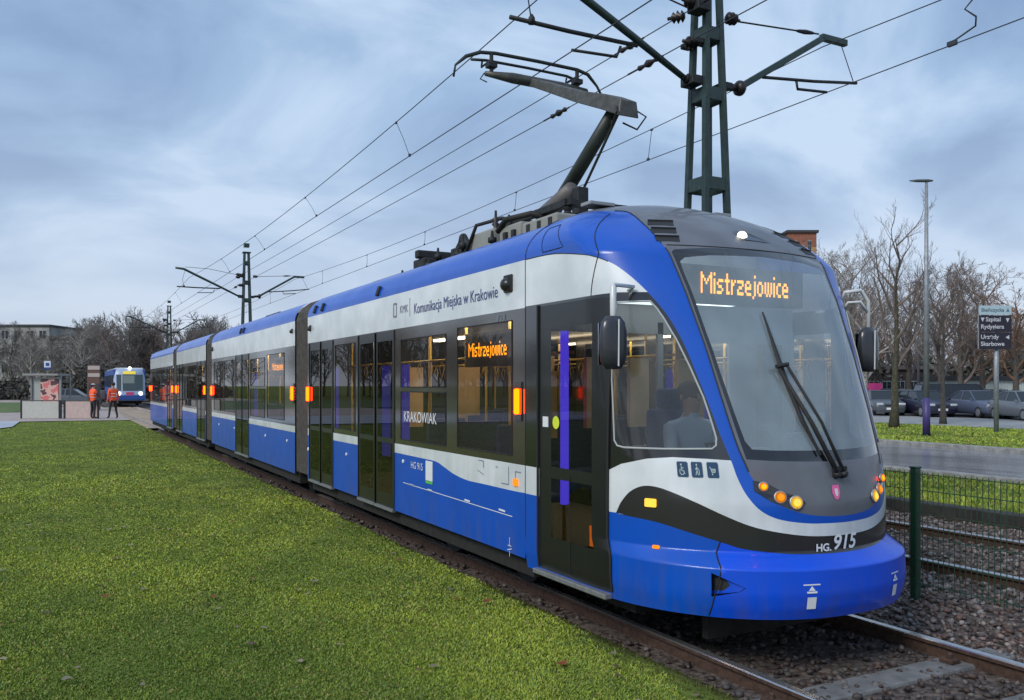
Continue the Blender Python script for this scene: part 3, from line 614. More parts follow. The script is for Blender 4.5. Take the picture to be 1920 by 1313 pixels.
# cab interior
cb = MB(); cb.b2((XC-.62, 4.3, .9), (XC+.62, 4.62, 1.22)); cb.b2((XC-.55, 4.55, 1.22), (XC-.05, 4.68, 1.32)); cb.b2((XC+.1, 4.5, 1.2), (XC+.45, 4.62, 1.42))
cb.build('dashboard', mat('dash_grey', (.16, .17, .18), .6, var=.3), tram, bev=.03)
mb = MB(); mb.b2((XC-.35, 5.96, .36), (XC+.0, 5.99, 1.25)); mb.b2((XC-1.12, 5.96, 2.2), (XC+1.12, 5.99, 2.95)); mb.b2((XC+.0, 5.96, .36), (XC+.06, 5.99, 2.3)); mb.b2((XC+.8, 5.96, .36), (XC+1.12, 5.99, 2.3)); mb.build('cab_partition', mat('cab_panel_light', (.30, .31, .31), .5), tram)
MB().b2((XC-.58, 5.3, 2.44), (XC+.58, 5.9, 2.47)).build('ceiling_lamp', emis('cab_fill_glow', (.85, .95, 1), 2.6), tram)  # unseen glowing panel added to brighten the cab behind the windscreen
MB().b2((XC-.72, 4.70, 2.06), (XC+.28, 4.715, 2.32)).build('sun_blind', mat('blind_grey', (.45, .48, .48), .8), tram)
mb = MB(); mb.b2((XC-.55, 5.25, .36), (XC-.1, 5.35, .9)); mb.box((XC-.3, 5.15, .93), (.48, .46, .10)); mb.box((XC-.3, 5.38, 1.27), (.46, .10, .62)); mb.box((XC-.3, 5.40, 1.66), (.26, .08, .16)); mb.build('driver_seat', SEAT, tram, bev=.03)
MB().tube([(XC-.42, 4.75, 1.18), (XC-.42, 4.85, 1.34), (XC-.20, 4.85, 1.34)], .012, 8).build('control_lever', RUB, tram)

# wipers: two parallel arms and a long blade
wp = MB()
def ws(p, z, o=.03): return SN1(p, z, o)
wp.tube([ws(-.02, 1.17, .03), ws(-.085, 1.5, .045), ws(-.150, 1.86, .04)], [.017, .014, .011], 8)
wp.tube([ws(.012, 1.17, .03), ws(-.045, 1.5, .05), ws(-.118, 1.88, .05)], [.012, .010, .010], 8)
wiper = wp.build('wiper', RUB, tram, smooth=True)
MB().tube([ws(-.128, 2.26, .018), ws(-.132, 2.05, .018), ws(-.130, 1.80, .02), ws(-.110, 1.52, .02), ws(-.075, 1.30, .02)], [.006, .012, .017, .015, .007], 6).build('wiper_blade', RUB, wiper)
MB().tube([ws(-.160, 1.87, .045), ws(-.112, 1.885, .05)], .016, 6).build('wiper_hinge', DARK, wiper)
mb = MB()
for p in (-.02, .012): q = SN1(p, 1.175, 0); nrm = (SN1(p, 1.175, .05)-q).normalized(); mb.lathe(q, nrm, [(0, .028), (.03, .024), (.045, .014)], 12)
mb.box(SN1(-.005, 1.21, .02), (.12, .02, .03)); mb.build('wiper_pivot', DARK, wiper)
# mirrors
for sg in (-1, 1):
    X = XC+sg*1.266
    q0 = SN1(sg*PY(4.92, 2.42), 2.42, -.01); am = MB()
    if sg < 0: am.tube([q0, (XC+sg*1.05, 4.86, 2.44), (X+.005, 4.80, 2.44), (X, 4.79, 2.42), (X, 4.79, 1.98)], [.013, .013, .016, .023, .020], 8)
    else:
        am.tube([q0, (XC+.98, 4.83, 2.50), (XC+1.12, 4.80, 2.52), (XC+1.2, 4.79, 2.44), (XC+1.2, 4.79, 2.0)], .016, 8)
        am.tube([q0+Vector((0, 0, -.08)), (XC+1.02, 4.83, 2.42), (XC+1.12, 4.80, 2.43), (XC+1.2, 4.79, 2.34)], .012, 8); X = XC+1.2
    arm = am.build('mirror_arm', mat('mirror_arm_white', (.6, .62, .63), .35, coat=.3), tram, smooth=True)
    bm = MB(); H_ = .18; prof = []
    for i in range(9):
        t_2 = i/8; z = 1.87+.355*t_2; r = .5+.5*(1-abs(2*t_2-1)**4); prof.append(((X, 4.79, z), .105*(.72+.28*(1-abs(2*t_2-1)**3))*(1 if 0 < i < 8 else .75)))
    bm.tube([p for p, r in prof], [r for p, r in prof], 20); bm.v = [(x, 4.79+(y-4.79)*.55, z) for x, y, z in bm.v]
    ho = bm.build('mirror_housing', mat('mirror_black', (.028, .03, .04), .35, coat=.3), arm, smooth=True)
    MB().tube([(X, 4.79-.062, 1.89), (X, 4.79-.066, 2.2)], .006, 6).build('mirror_strip', mat('mirror_arm_white', (0, 0, 0)), arm)
    MB().box((X, 4.85, 2.04), (.16, .006, .28)).build('mirror_glass', mat('mirror_face', (.6, .65, .7), .03, metal=1), arm)

# ---------------- car bodies
SZ = list(np.linspace(.36, 2.78, 14))+list(2.78+.30*np.sin(np.linspace(.15, math.pi/2, 9)))
def car(y0, y1, sp, sgn, wave=False):
    """sp: list of ('door'|'win'|'halfwin', ya, yb); one side of a car body"""
    S = lambda u, v: (XC+sgn*AW(v), u, v)
    polys = []; nm = {}
    for k, (kind, a, b) in enumerate(sp):
        if kind == 'door':
            m_ = (a+b)/2; leaves = ((a, m_), (m_, b))
            for j, (c, d) in enumerate(leaves):
                polys.append(('g%d_%d_a' % (k, j), [(c+.07, 1.16), (d-.07, 1.16), (d-.07, 2.27), (c+.07, 2.27)]))
                polys.append(('g%d_%d_b' % (k, j), [(c+.07, .52), (d-.07, .52), (d-.07, 1.10), (c+.07, 1.10)]))
                polys.append(('d%d_%d' % (k, j), [(c, .35), (d, .35), (d, 2.38), (c, 2.38)]))
        elif kind == 'half':
            polys.append(('w%d_a' % k, [(a, 1.74), (b, 1.74), (b, 2.26), (a, 2.26)])); polys.append(('w%d_b' % k, [(a, 1.17), (b, 1.17), (b, 1.69), (a, 1.69)]))
        else: polys.append(('w%d' % k, [(a+.02, 1.18), (b-.02, 1.18), (b, 1.22), (b, 2.25), (b-.02, 2.30), (a+.02, 2.30), (a, 2.25), (a, 1.22)]))
    if wave: low = spline([(y0, .890), (6.35, .885), (6.9, .885), (7.25, .885), (7.55, .915), (7.82, .97), (8.0, 1.0), (8.4, 1.005), (9.2, 1.01)], 5)+[(y1, 1.01)]
    else: low = [(y0, 1.01), (y1, 1.01)]
    polys += [('blue', low+[(y1, .2), (y0, .2)]), ('band', [(y0, 1.112), (y1, 1.112), (y1, 2.39), (y0, 2.39)]), ('blue', [(y0, 2.778), (y1, 2.778), (y1, 3.2), (y0, 3.2)])]
    us_ = list(np.linspace(y0, y1, int((y1-y0)/.5)+2)); V, T, nms = regions(us_, SZ, polys, (.25, .09), 14.0)
    bn = {'rest': 0, 'blue': 1, 'band': 2}; s = np.array([n in bn for n in nms]); m = np.array([bn.get(n, 0) for n in nms])
    surf_obj('car_body', V, T[s], S, [WHITE, BLUE, BAND], m[s], tram, flip=sgn < 0)
    for k, (kind, a, b) in enumerate(sp):
        if kind == 'door':
            for j in (0, 1):
                s = nms == 'd%d_%d' % (k, j); d = surf_obj('door', V, T[s], S, mat('door_leaf_paint', (0, 0, 0)), None, tram, flip=sgn < 0)
                for q in 'ab':
                    s = nms == 'g%d_%d_%s' % (k, j, q); surf_obj('door_glass', V, T[s], S, DGLASS, None, d, flip=sgn < 0)
                X = XC+sgn*1.204; c_, d_ = ((a, (a+b)/2), ((a+b)/2, b))[j]
                mb = MB()
                for yy in (c_, d_): mb.b2((X-.006, yy-.006, .36), (X+.006, yy+.006, 2.38))
                mb.build('door_seal', RUB, d); MB().b2((X-.02, c_+.01, .335), (X+.03, d_-.01, .365)).build('door_sill', ALU, d)
        else:
            for q in (('w%d' % k,), ('w%d_a' % k, 'w%d_b' % k)):
                for n_ in q:
                    s = nms == n_
                    if s.any():
                        wo = surf_obj('side_window', V, T[s], S, GLASS, None, tram, flip=sgn < 0); cc = V[T[s]].reshape(-1, 2); lo, hi = cc.min(0), cc.max(0); X = XC+sgn*1.203
                        mb = MB()
                        for (p_, q_) in (((lo[0], lo[1]), (lo[0], hi[1])), ((hi[0], lo[1]), (hi[0], hi[1])), ((lo[0], lo[1]), (hi[0], lo[1])), ((lo[0], hi[1]), (hi[0], hi[1]))):
                            mb.bar((X, *p_), (X, *q_), .008, .010)
                        mb.build('window_seal', RUB, wo)
M1, M2, M3, M4 = (YB, 12.94), (13.725, 21.95), (22.88, 28.82), (29.65, 37.2)
S1 = [('win', 6.36, 7.46), ('half', 7.74, 8.97), ('door', 9.18, 10.48), ('win', 10.62, 11.50), ('door', 11.60, 12.84)]
S2 = [('win', 14.45, 15.75), ('half', 15.95, 17.25), ('door', 17.42, 18.80), ('win', 18.98, 20.2), ('win', 20.35, 21.6)]
S3 = [('door', 23.0, 24.4), ('win', 24.6, 25.9), ('win', 26.05, 27.3), ('door', 27.45, 28.75)]
S4 = [('door', 30.0, 31.3), ('win', 31.5, 32.9), ('win', 33.1, 34.5), ('half', 34.7, 36.3)]
for (a, b), S_, wv in ((M1, S1, True), (M2, S2, False), (M3, S3, False), (M4, S4, False)):
    car(a, b, S_, -1, wv); car(a, b, [(('win' if k == 'door' else k), c, d) for k, c, d in S_], 1)
    # flat roof, gutter edge and ends
    for yy in ((a+.01, b-.06) if a > YB else (b-.06,)):
        MB().b2((XC-1.192, yy, .4), (XC+1.192, yy+.05, 2.82)).build('end_wall', mat('end_wall_black', (.015, .015, .015), .9), tram)
    mb = MB(); mb.b2((XC-.80, a, 3.03), (XC+.80, b, 3.05)); mb.build('roof', ROOF, tram)
    mb = MB(); mb.b2((XC-1.12, a+.02, .36), (XC+1.12, b-.02, .40)); mb.build('car_floor', FLOORM, tram)
    MB().b2((XC-1.12, a+.02, 2.46), (XC+1.12, b-.02, 2.50)).build('ceiling_panel', mat('ceiling_cream', (.42, .39, .33), .6), tram)
    nn_ = int((b-a)//1.6)
    for i in range(nn_):
        y = a+.5+(b-a-1)*(i+.5)/nn_
        for lx_ in (-.66, .58): MB().b2((XC+lx_, y-.6, 2.43), (XC+lx_+.10, y+.6, 2.458)).build('ceiling_lamp', CEIL, tram)
    mb = MB()
    for sg in (-1, 1):
        nb = int((b-a)/1.1)
        for i in range(nb+1):
            y = a+.35+(b-a-.7)*i/nb; mb.tube([(XC+sg*.62, y, .4), (XC+sg*.62, y, 2.46)], .016, 6)
        mb.tube([(XC+sg*.62, a+.2, 2.05), (XC+sg*.62, b-.2, 2.05)], .014, 6)
        for i in range(nb*3):
            y = a+.3+(b-a-.6)*i/(nb*3); mb.tube([(XC+sg*.62, y, 2.04), (XC+sg*.62+.03, y, 1.96), (XC+sg*.62, y, 1.84), (XC+sg*.62-.03, y, 1.96), (XC+sg*.62, y, 2.04)], .006, 4, False)
    mb.build('handrail', YPOLE, tram, smooth=True)
    drs = [(c, d) for k, c, d in S_ if k == 'door']; y = a+.5
    while y < b-.5:
        for sg in (-1, 1):
            if sg < 0 and any(c-.3 < y < d+.3 for c, d in drs): continue
            st = MB(); st.box((XC+sg*.88, y, .78), (.44, .42, .07)); st.box((XC+sg*.88, y+.2, 1.10), (.44, .06, .62)); st.box((XC+sg*.88, y, .58), (.10, .30, .36)); st.build('seat', SEAT, tram, bev=.02)
        y += .82
# extra detail in the door-side interior: posters/panels, ticket machine
mb = MB(); mb.b2((XC-.6, 6.15, 1.4), (XC-.38, 6.2, 2.0)); mb.b2((XC-.15, 6.15, 1.4), (XC+.05, 6.2, 2.0)); mb.b2((XC+.5, 6.3, 1.2), (XC+.8, 6.36, 2.0)); mb.build('notice_board', mat('notice_cream', (.75, .55, .28), .6, var=.2, vscale=5), tram)
for (y, z0, z1, x) in ((7.2, 1.25, 1.9, -.5), (8.1, 1.45, 1.95, -.9), (8.6, 1.3, 2.1, .3), (10.9, 1.2, 2.0, -.4), (11.2, 1.2, 1.8, .4)): MB().b2((XC+x, y, z0), (XC+x+.24, y+.04, z1)).build('interior_panel', mat('notice_cream', (0, 0, 0)), tram)
MB().b2((XC-.95, 5.95, .8), (XC-.90, 6.00, 2.20)).build('door_light_column', BLUELED, tram)
for y in (9.3, 9.95, 12.1, 17.7): MB().b2((XC-1.0, y, .9), (XC-.97, y+.22, 2.0)).build('door_light_column', emis('blue_interior_dim', (.10, .07, .8), .32), tram)
mb = MB(); mb.b2((XC-.85, 5.30, .72), (XC-.2, 5.62, .80)); mb.b2((XC-.85, 5.62, .50), (XC-.75, 5.72, .66)); mb.build('indicator_reflection', emis('orange_reflection_glow', (1, .20, .02), .9), tram)  # glowing boxes stand in for the indicator's orange reflection; no lamp here
ob = MB().b2((XC-1.16, 5.2, .36), (XC+1.16, 5.9, .39)).build('entrance_floor', FLOORM, tram)

# side destination displays
for (ya, yb, z0, z1, tx) in ((6.45, 7.38, 1.93, 2.24, True), (14.60, 15.62, 1.93, 2.24, True)):
    d = MB().b2((XC-1.16, ya, z0), (XC-1.11, yb, z1)).build('side_display', mat('display_black', (0, 0, 0)), tram)
    led_sign(lambda x, y, c=(ya+yb)/2, z=(z0+z1)/2: (XC-1.163, c-x, z+y), (yb-ya)*.82, .125, d)
# lettering and stickers on the near side
XS = XC-1.2
NAVYT = mat('navy_lettering', (.05, .07, .22), .5)
put_text('lettering', 'Komunikacja Miejska w Krakowie', .155, lambda x, y: (XS-.004, 7.60-x*.93, 2.565+y), NAVYT, tram)
put_text('lettering', 'KMK', .12, lambda x, y: (XS-.004, 8.88-x, 2.59+y), mat('grey_lettering', (.2, .22, .28), .5), tram)
mb = MB()
for a, b in (((-.5, -.8), (-.5, .8)), ((.5, -.8), (.5, .8)), ((-.5, .8), (.5, .8)), ((-.5, -.8), (.5, -.8))): strokes(mb, lambda x, y: (XS-.004, 9.16-x*.09, 2.60+y*.09), [(a, b)], .22)
mb.b2((XS-.005, 8.70, 2.5), (XS-.003, 8.706, 2.7)); mb.build('emblem', mat('grey_lettering', (0, 0, 0)), tram)
put_text('lettering', 'HG 915', .105, lambda x, y: (XS-.004, 8.50-x, .91+y), LW, tram)
put_text('lettering', 'KRAKOWIAK', .16, lambda x, y: (XS-.006, 8.42-x*.95, 1.42+y), LW, tram)
put_text('lettering', 'P+R', .10, lambda x, y: (XS-.005, 6.55-x, 2.33+y*.8), mat('grey_lettering', (0, 0, 0)), tram)
mb = MB(); mb.mi = 0; mb.b2((XS-.005, 8.07, .79), (XS-.002, 8.25, .99)); mb.mi = 1; mb.b2((XS-.005, 8.07, .76), (XS-.002, 8.25, .785)); mb.build('poster_sticker', [LW, mat('green_sticker', (.1, .5, .08), .5)], tram)
mb = MB(); mb.mi = 0; mb.b2((XS-.006, 5.76, 1.44), (XS+.01, 5.84, 1.52)); mb.mi = 1
disc(mb, lambda x, y: (XS-.006, 5.64+x, 1.48+y), (0, 0), .05, 14); mb.build('door_sticker', [LW, mat('yellow_sticker', (.65, .75, .05), .5)], tram)
# black technical outline marks on the white wave
mb = MB(); f3 = lambda x, y: (XS-.004, x, y)
strokes(mb, f3, [((6.42, 1.08), (6.42, .93)), ((6.42, .93), (6.55, .93)), ((6.62, 1.06), (6.66, 1.06)), ((6.3, 1.05), (6.3, .92)), ((6.3, 1.05), (6.2, 1.05)), ((6.9, 1.09), (7.0, 1.09)), ((7.02, 1.0), (6.9, .97)), ((6.9, 1.09), (6.9, 1.03))], .008)
mb.build('technical_marking', mat('grey_lettering', (0, 0, 0)), tram)
mb = MB(); strokes(mb, f3, [((8.9, .70), (6.35, .67)), ((6.40, .49), (6.40, .42)), ((6.37, .42), (6.43, .42)), ((6.40, .38), (6.40, .33)), ((6.36, .40), (6.44, .38))], .007)
for y in (8.7, 8.2, 7.3, 6.6): strokes(mb, f3, [((y, .70), (y-.12, .697))], .016)
mb.build('white_marking', LW, tram)
# reflectors and indicators
for y, z, m, r in ((8.90, .93, LW, .022), (10.98, .86, LW, .022), (14.25, .85, LW, .025), (15.9, .85, LW, .025), (18.95, .85, LW, .025), (20.9, .85, LW, .025), (12.96-.06, .80, LW, .03)):
    MB().lathe((XS+.005, y, z), (-1, 0, 0), [(0, r), (.012, r), (.018, r*.6)], 12).build('side_reflector', m, tram)
MB().b2((XS-.015, 6.25, .93), (XS+.01, 6.33, .99)).build('side_reflector', ORANGES, tram, bev=.008)
for y in (6.235, 12.86, 13.83, 21.85, 22.97, 28.72, 29.74, 37.1):
    hg = .13 if y > 7 else .13
    i_ = MB().b2((XS-.045, y-.022, 1.63-hg*.8), (XS+.005, y+.022, 1.63+hg*.8)).build('indicator', ORANGE, tram, bev=.014)
    MB().b2((XS-.012, y-.055, 1.60-hg), (XS+.002, y+.055, 1.66+hg)).build('indicator_base', BLACK, i_)
# camera pods
for y, z, s in ((6.42, 2.605, 1), (12.78, 2.60, .6), (21.8, 2.62, .7), (13.9, 2.62, .5)):
    mb = MB(); mb.ball((XS-.02, y, z), .055*s, 12, (1, 1.25, 1.1)); o = mb.build('camera_pod', mat('pod_black', (.02, .02, .022), .3), tram, smooth=True)
    mb = MB(); mb.box((XS-.005, y, z+.01), (.03, .15*s, .15*s)); mb.build('pod_base', DARK, o, bev=.02)
# dark slots on the blue roof edge
for y in (9.75, 12.15, 12.55, 18.0, 18.3):
    c = Vector((XC-AW(2.87), y, 2.87)); MB().box(c+Vector((-.002, 0, 0)), (.05, .07, .12), rot=Matrix.Rotation(R(18), 3, 'Y')).build('roof_slot', DARK, tram, bev=.01)
# bellows between cars
for a, b in ((M1[1], M2[0]), (M2[1], M3[0]), (M3[1], M4[0])):
    vs_ = []; fs_ = []; n_ = 15; prof = [(-1.185, .40)]+[(-AW(z)+.012, z) for z in (1.0, 1.6, 2.2, 2.78)]+[(-AW(z)+.02, z) for z in (2.9, 2.98, 3.04, 3.08)]+[(0, 3.10)]
    prof = prof+[(-x, z) for x, z in prof[::-1][1:]]; npf = len(prof)
    for i in range(n_):
        y = a-.01+(b-a+.02)*i/(n_-1); k = .0 if i % 2 else -.045
        for x, z in prof: vs_.append((XC+x*(1+k*.8), y, z+(k*.8 if z > 2.9 else 0)))
    for i in range(n_-1):
        for j in range(npf-1): fs_.append((i*npf+j, i*npf+j+1, (i+1)*npf+j+1, (i+1)*npf+j))
    mb = MB(); mb.add(vs_, fs_); mb.build('bellows', mat('bellows_rubber', (.07, .065, .06), .75, var=.3, vscale=10), tram)
MB().b2((XC-1.15, 37.15, .36), (XC+1.15, 37.22, 3.0)).build('rear_wall', WHITE, tram)
# sills, underframe, bogies
mb = MB()
for a, b in (M1, M2, M3, M4): mb.b2((XC-1.12, a, .20), (XC+1.12, b, .355))
mb.b2((XC-1.0, 4.9, .18), (XC+1.0, YB, .30)); mb.build('underframe', UNDER, tram)
for yb_ in (7.6, 14.9, 20.6, 25.9, 35.0):
    bg_ = MB().b2((XC-.95, yb_-.9, .16), (XC+.95, yb_+.9, .34)).build('bogie', UNDER, tram)
    for yy in (yb_-.8, yb_+.8):
        for x in (RL, RR): MB().lathe((x-.06, yy, .29), (1, 0, 0), [(0, .29), (.10, .29), (.101, .31), (.12, .31)], 24).build('wheel', DARK, bg_)
# front under-run: coupler cover and rail guard
mb = MB(); mb.b2((XC-.7, 4.5, .06), (XC+.7, 4.56, .28)); mb.build('rail_guard', UNDER, tram)

# ---------------- roof equipment
re_ = MB(); re_.b2((XC-.72, 6.45, 3.05), (XC+.72, 7.08, 3.27)); o = re_.build('roof_box', BEIGE, tram, bev=.02)
re_ = MB(); re_.b2((XC-.70, 7.14, 3.05), (XC+.70, 7.58, 3.31)); o = re_.build('roof_box', BEIGE, tram, bev=.02)
for y in (6.55, 6.75, 6.95, 7.25, 7.42): MB().b2((XC-.728, y-.03, 3.10), (XC-.70, y+.03, 3.24)).build('box_vent', DARK, tram)
for y, h in ((7.65, .20), (8.35, .26), (8.48, .16), (9.02, .22), (9.3, .14), (10.15, .12)): MB().lathe((XC-.74, y, 3.05), (0, 0, 1), [(0, .018), (h*.6, .018), (h*.62, .045), (h*.85, .045), (h*.9, .02), (h*1.2, .012)], 8).build('roof_insulator', DARK, tram, smooth=True)
MB().tube([(XC-.77, 6.4, 3.1), (XC-.76, 7.0, 3.14), (XC-.78, 7.6, 3.09), (XC-.74, 8.4, 3.16), (XC-.76, 9.4, 3.10), (XC-.76, 10.4, 3.13)], .022, 6).build('roof_cable', RUB, tram, smooth=True)
re_ = MB(); re_.b2((XC-.70, 7.72, 3.05), (XC-.2, 8.25, 3.34)); re_.b2((XC+.1, 7.72, 3.05), (XC+.70, 8.6, 3.30)); re_.build('roof_box', BEIGE, tram, bev=.02)
for i in range(6):
    x = XC-.6+.22*i; y = 7.85+.13*(i % 3); MB().lathe((x, y, 3.3), (0, 0, 1), [(0, .02), (.05, .045), (.07, .02), (.10, .045), (.12, .02), (.15, .045), (.17, .015), (.24, .012)], 10).build('roof_insulator', INSUL, tram, smooth=True)
MB().tube([(XC-.75, 8.3, 3.1), (XC-.7, 8.1, 3.42), (XC-.5, 7.9, 3.48), (XC-.3, 7.75, 3.42)], .02, 6).build('roof_cable', RUB, tram, smooth=True)
MB().tube([(XC-.7, 7.6, 3.28), (XC-.72, 7.4, 3.36), (XC-.55, 7.2, 3.40), (XC-.3, 7.1, 3.34)], .03, 8).build('roof_cable', RUB, tram, smooth=True)
re_ = MB(); re_.b2((XC-.62, 8.45, 3.05), (XC-.1, 8.95, 3.30)); re_.tube([(XC-.6, 8.4, 3.15), (XC-.62, 8.6, 3.38), (XC-.5, 8.9, 3.36), (XC-.55, 9.1, 3.12)], .05, 8); re_.b2((XC-.7, 9.15, 3.05), (XC+.6, 9.5, 3.16)); re_.build('roof_gear', DARK, tram, bev=.02)
re_ = MB(); re_.b2((XC-.66, 9.65, 3.05), (XC+.6, 10.0, 3.30)); re_.b2((XC-.70, 9.75, 3.30), (XC+.62, 9.85, 3.40)); re_.build('roof_gear', DARK, tram, bev=.02)
re_ = MB(); re_.b2((XC-.76, 10.2, 3.05), (XC+.7, 11.3, 3.17)); re_.build('roof_box', BEIGE, tram, bev=.02)
for y0, y1, h in ((11.4, 12.5, 3.12), (14.3, 16.0, 3.14), (17.0, 18.2, 3.20), (19.0, 21.2, 3.12), (23.5, 25.3, 3.2), (26.0, 28.2, 3.12), (31, 33.5, 3.14)):
    MB().b2((XC-.72, y0, 3.05), (XC+.7, y1, h)).build('roof_box', BEIGE if h < 3.18 else DARK, tram, bev=.03)

# pantograph
pg = MB(); 
for x in (-.45, .45): pg.bar((XC+x, 6.6, 3.42), (XC+x, 8.0, 3.42), .06, .06)
for y in (6.7, 7.75): pg.bar((XC-.5, y, 3.42), (XC+.5, y, 3.42), .06, .06)
for x in (-.45, .45):
    for y in (6.7, 7.9): pg.lathe((XC+x, y, 3.28), (0, 0, 1), [(0, .03), (.04, .05), (.06, .03), (.09, .05), (.11, .03), (.13, .03)], 10)
panto = pg.build('pantograph', DARK, tram, smooth=False)
PGM = mat('pantograph_green', (.035, .045, .042), .45, metal=.2, var=.3); PGL = mat('pantograph_light', (.10, .10, .09), .45, metal=.3, var=.4, vscale=15)
K = Vector((XC, 6.58, 4.32)); B0 = Vector((XC, 7.72, 3.55)); T0 = Vector((XC, 8.04, 4.99))
MB().tube([B0, K], [.075, .062], 12).build('lower_arm', PGM, panto, smooth=True)
MB().tube([(XC-.05, 7.1, 3.62), (XC-.03, 6.5, 4.24)], .014, 6).build('control_rod', DARK, panto)
MB().tube([(XC-.12, 7.75, 3.50), (XC-.12, 7.15, 3.66)], .085, 12).build('spring_cylinder', mat('cylinder_grey', (.12, .11, .11), .5), panto, smooth=True)
MB().add
mb = MB(); mb.b2((XC-.16, 6.98, 3.40), (XC-.04, 7.10, 3.66)); mb.build('spring_bracket', DARK, panto, bev=.01)
ua = MB(); wv = [(K+Vector((0, -.20, -.07)), .11, .15), (K+Vector((0, .05, .05)), .14, .15), (K.lerp(T0, .35), .13, .12), (K.lerp(T0, .75), .12, .10), (T0, .12, .09)]
vs_ = []
for c, a, b in wv: vs_ += [c+Vector((-a, 0, -b*.5)), c+Vector((a, 0, -b*.5)), c+Vector((a*.8, 0, b*.5)), c+Vector((-a*.8, 0, b*.5))]
fs_ = [(3, 2, 1, 0), (16, 17, 18, 19)]
for i in range(4):
    for j in range(4): fs_.append((i*4+j, i*4+(j+1) % 4, (i+1)*4+(j+1) % 4, (i+1)*4+j))
ua.add(vs_, fs_); ua.build('upper_arm', PGL, panto, bev=.01)
mb = MB()
for s in (-1, 1): mb.tube([K+Vector((s*.1, -.15, -.05)), K+Vector((s*.16, -.24, -.13)), K+Vector((s*.14, -.13, -.22)), K+Vector((s*.06, -.02, -.14))], .009, 6)
mb.build('cable_loop', RUB, panto)
hd = MB(); hd.tube([(XC-.62, 8.05, 4.995), (XC-.3, 8.05, 5.0), (XC+.3, 8.05, 5.0), (XC+.62, 8.05, 4.995)], [.025, .055, .055, .04], 10)
head = hd.build('head_beam', PGL, panto, smooth=True)
zc = 5.225
for dy in (-.0, .22):
    mb = MB(); pts = [(XC-1.0+.02, 8.05+dy, zc-.32), (XC-.96, 8.05+dy, zc-.20), (XC-.84, 8.05+dy, zc-.09), (XC-.68, 8.05+dy, zc-.02), (XC-.5, 8.05+dy, zc), (XC, 8.05+dy, zc+.005), (XC+.5, 8.05+dy, zc), (XC+.64, 8.05+dy, zc-.03), (XC+.76, 8.05+dy, zc-.14), (XC+.84, 8.05+dy, zc-.26)]
    if dy: pts = pts[3:-2]
    mb.tube(pts, [.012]*2+[.02]*6+[.014]*2 if not dy else .016, 8); mb.build('contact_strip', PGM, panto, smooth=True)
for x in (-.55, .5):
    mb = MB()
    mb.tube([(XC+x, 8.05, 5.0), (XC+x, 8.05, zc)], .022, 8); mb.box((XC+x, 8.05, 5.09), (.10, .09, .05)); mb.tube([(XC+x, 8.03, 5.15), (XC+x, 8.29, 5.15), (XC+x, 8.27, zc-.02)], .012, 6)
    mb.tube([(XC+x-.08, 8.05, 5.0), (XC+x-.13, 8.05, 4.93), (XC+x-.06, 8.03, 4.9)], .008, 5)
    mb.build('head_spring', DARK, panto, bev=.004)

# ============================================================ driver and track workers
SKIN = mat('skin', (.45, .26, .19), .55)
def skin_body(name, pts, edges, rad, mats, parent=None, sub=1, mfn=None, loc=(0, 0, 0), rz=0, build_only=False):
    me = bpy.data.meshes.new(name); me.from_pydata([tuple(p) for p in pts], edges, []); me.update()
    o = bpy.data.objects.new(name, me); col.objects.link(o)
    bm = bmesh.new(); bm.from_mesh(me); ly = bm.verts.layers.skin.verify(); bm.verts.ensure_lookup_table()
    for i, v in enumerate(bm.verts): v[ly].radius = (rad[i], rad[i]) if not isinstance(rad[i], tuple) else rad[i]; v[ly].use_root = (i == 0)
    bm.to_mesh(me); bm.free()
    o.modifiers.new('skin', 'SKIN').use_smooth_shade = True
    if sub: q = o.modifiers.new('sub', 'SUBSURF'); q.levels = sub; q.render_levels = sub
    dg = bpy.context.evaluated_depsgraph_get(); m2 = bpy.data.meshes.new_from_object(o.evaluated_get(dg)); bpy.data.objects.remove(o)
    for m in mats: m2.materials.append(m)
    if mfn:
        for p in m2.polygons: p.material_index = mfn(p.center)
    m2.polygons.foreach_set('use_smooth', [True]*len(m2.polygons))
    Mx = Matrix.Translation(loc) @ Matrix.Rotation(rz, 4, 'Z'); m2.transform(Mx)
    return link(name, m2, parent)
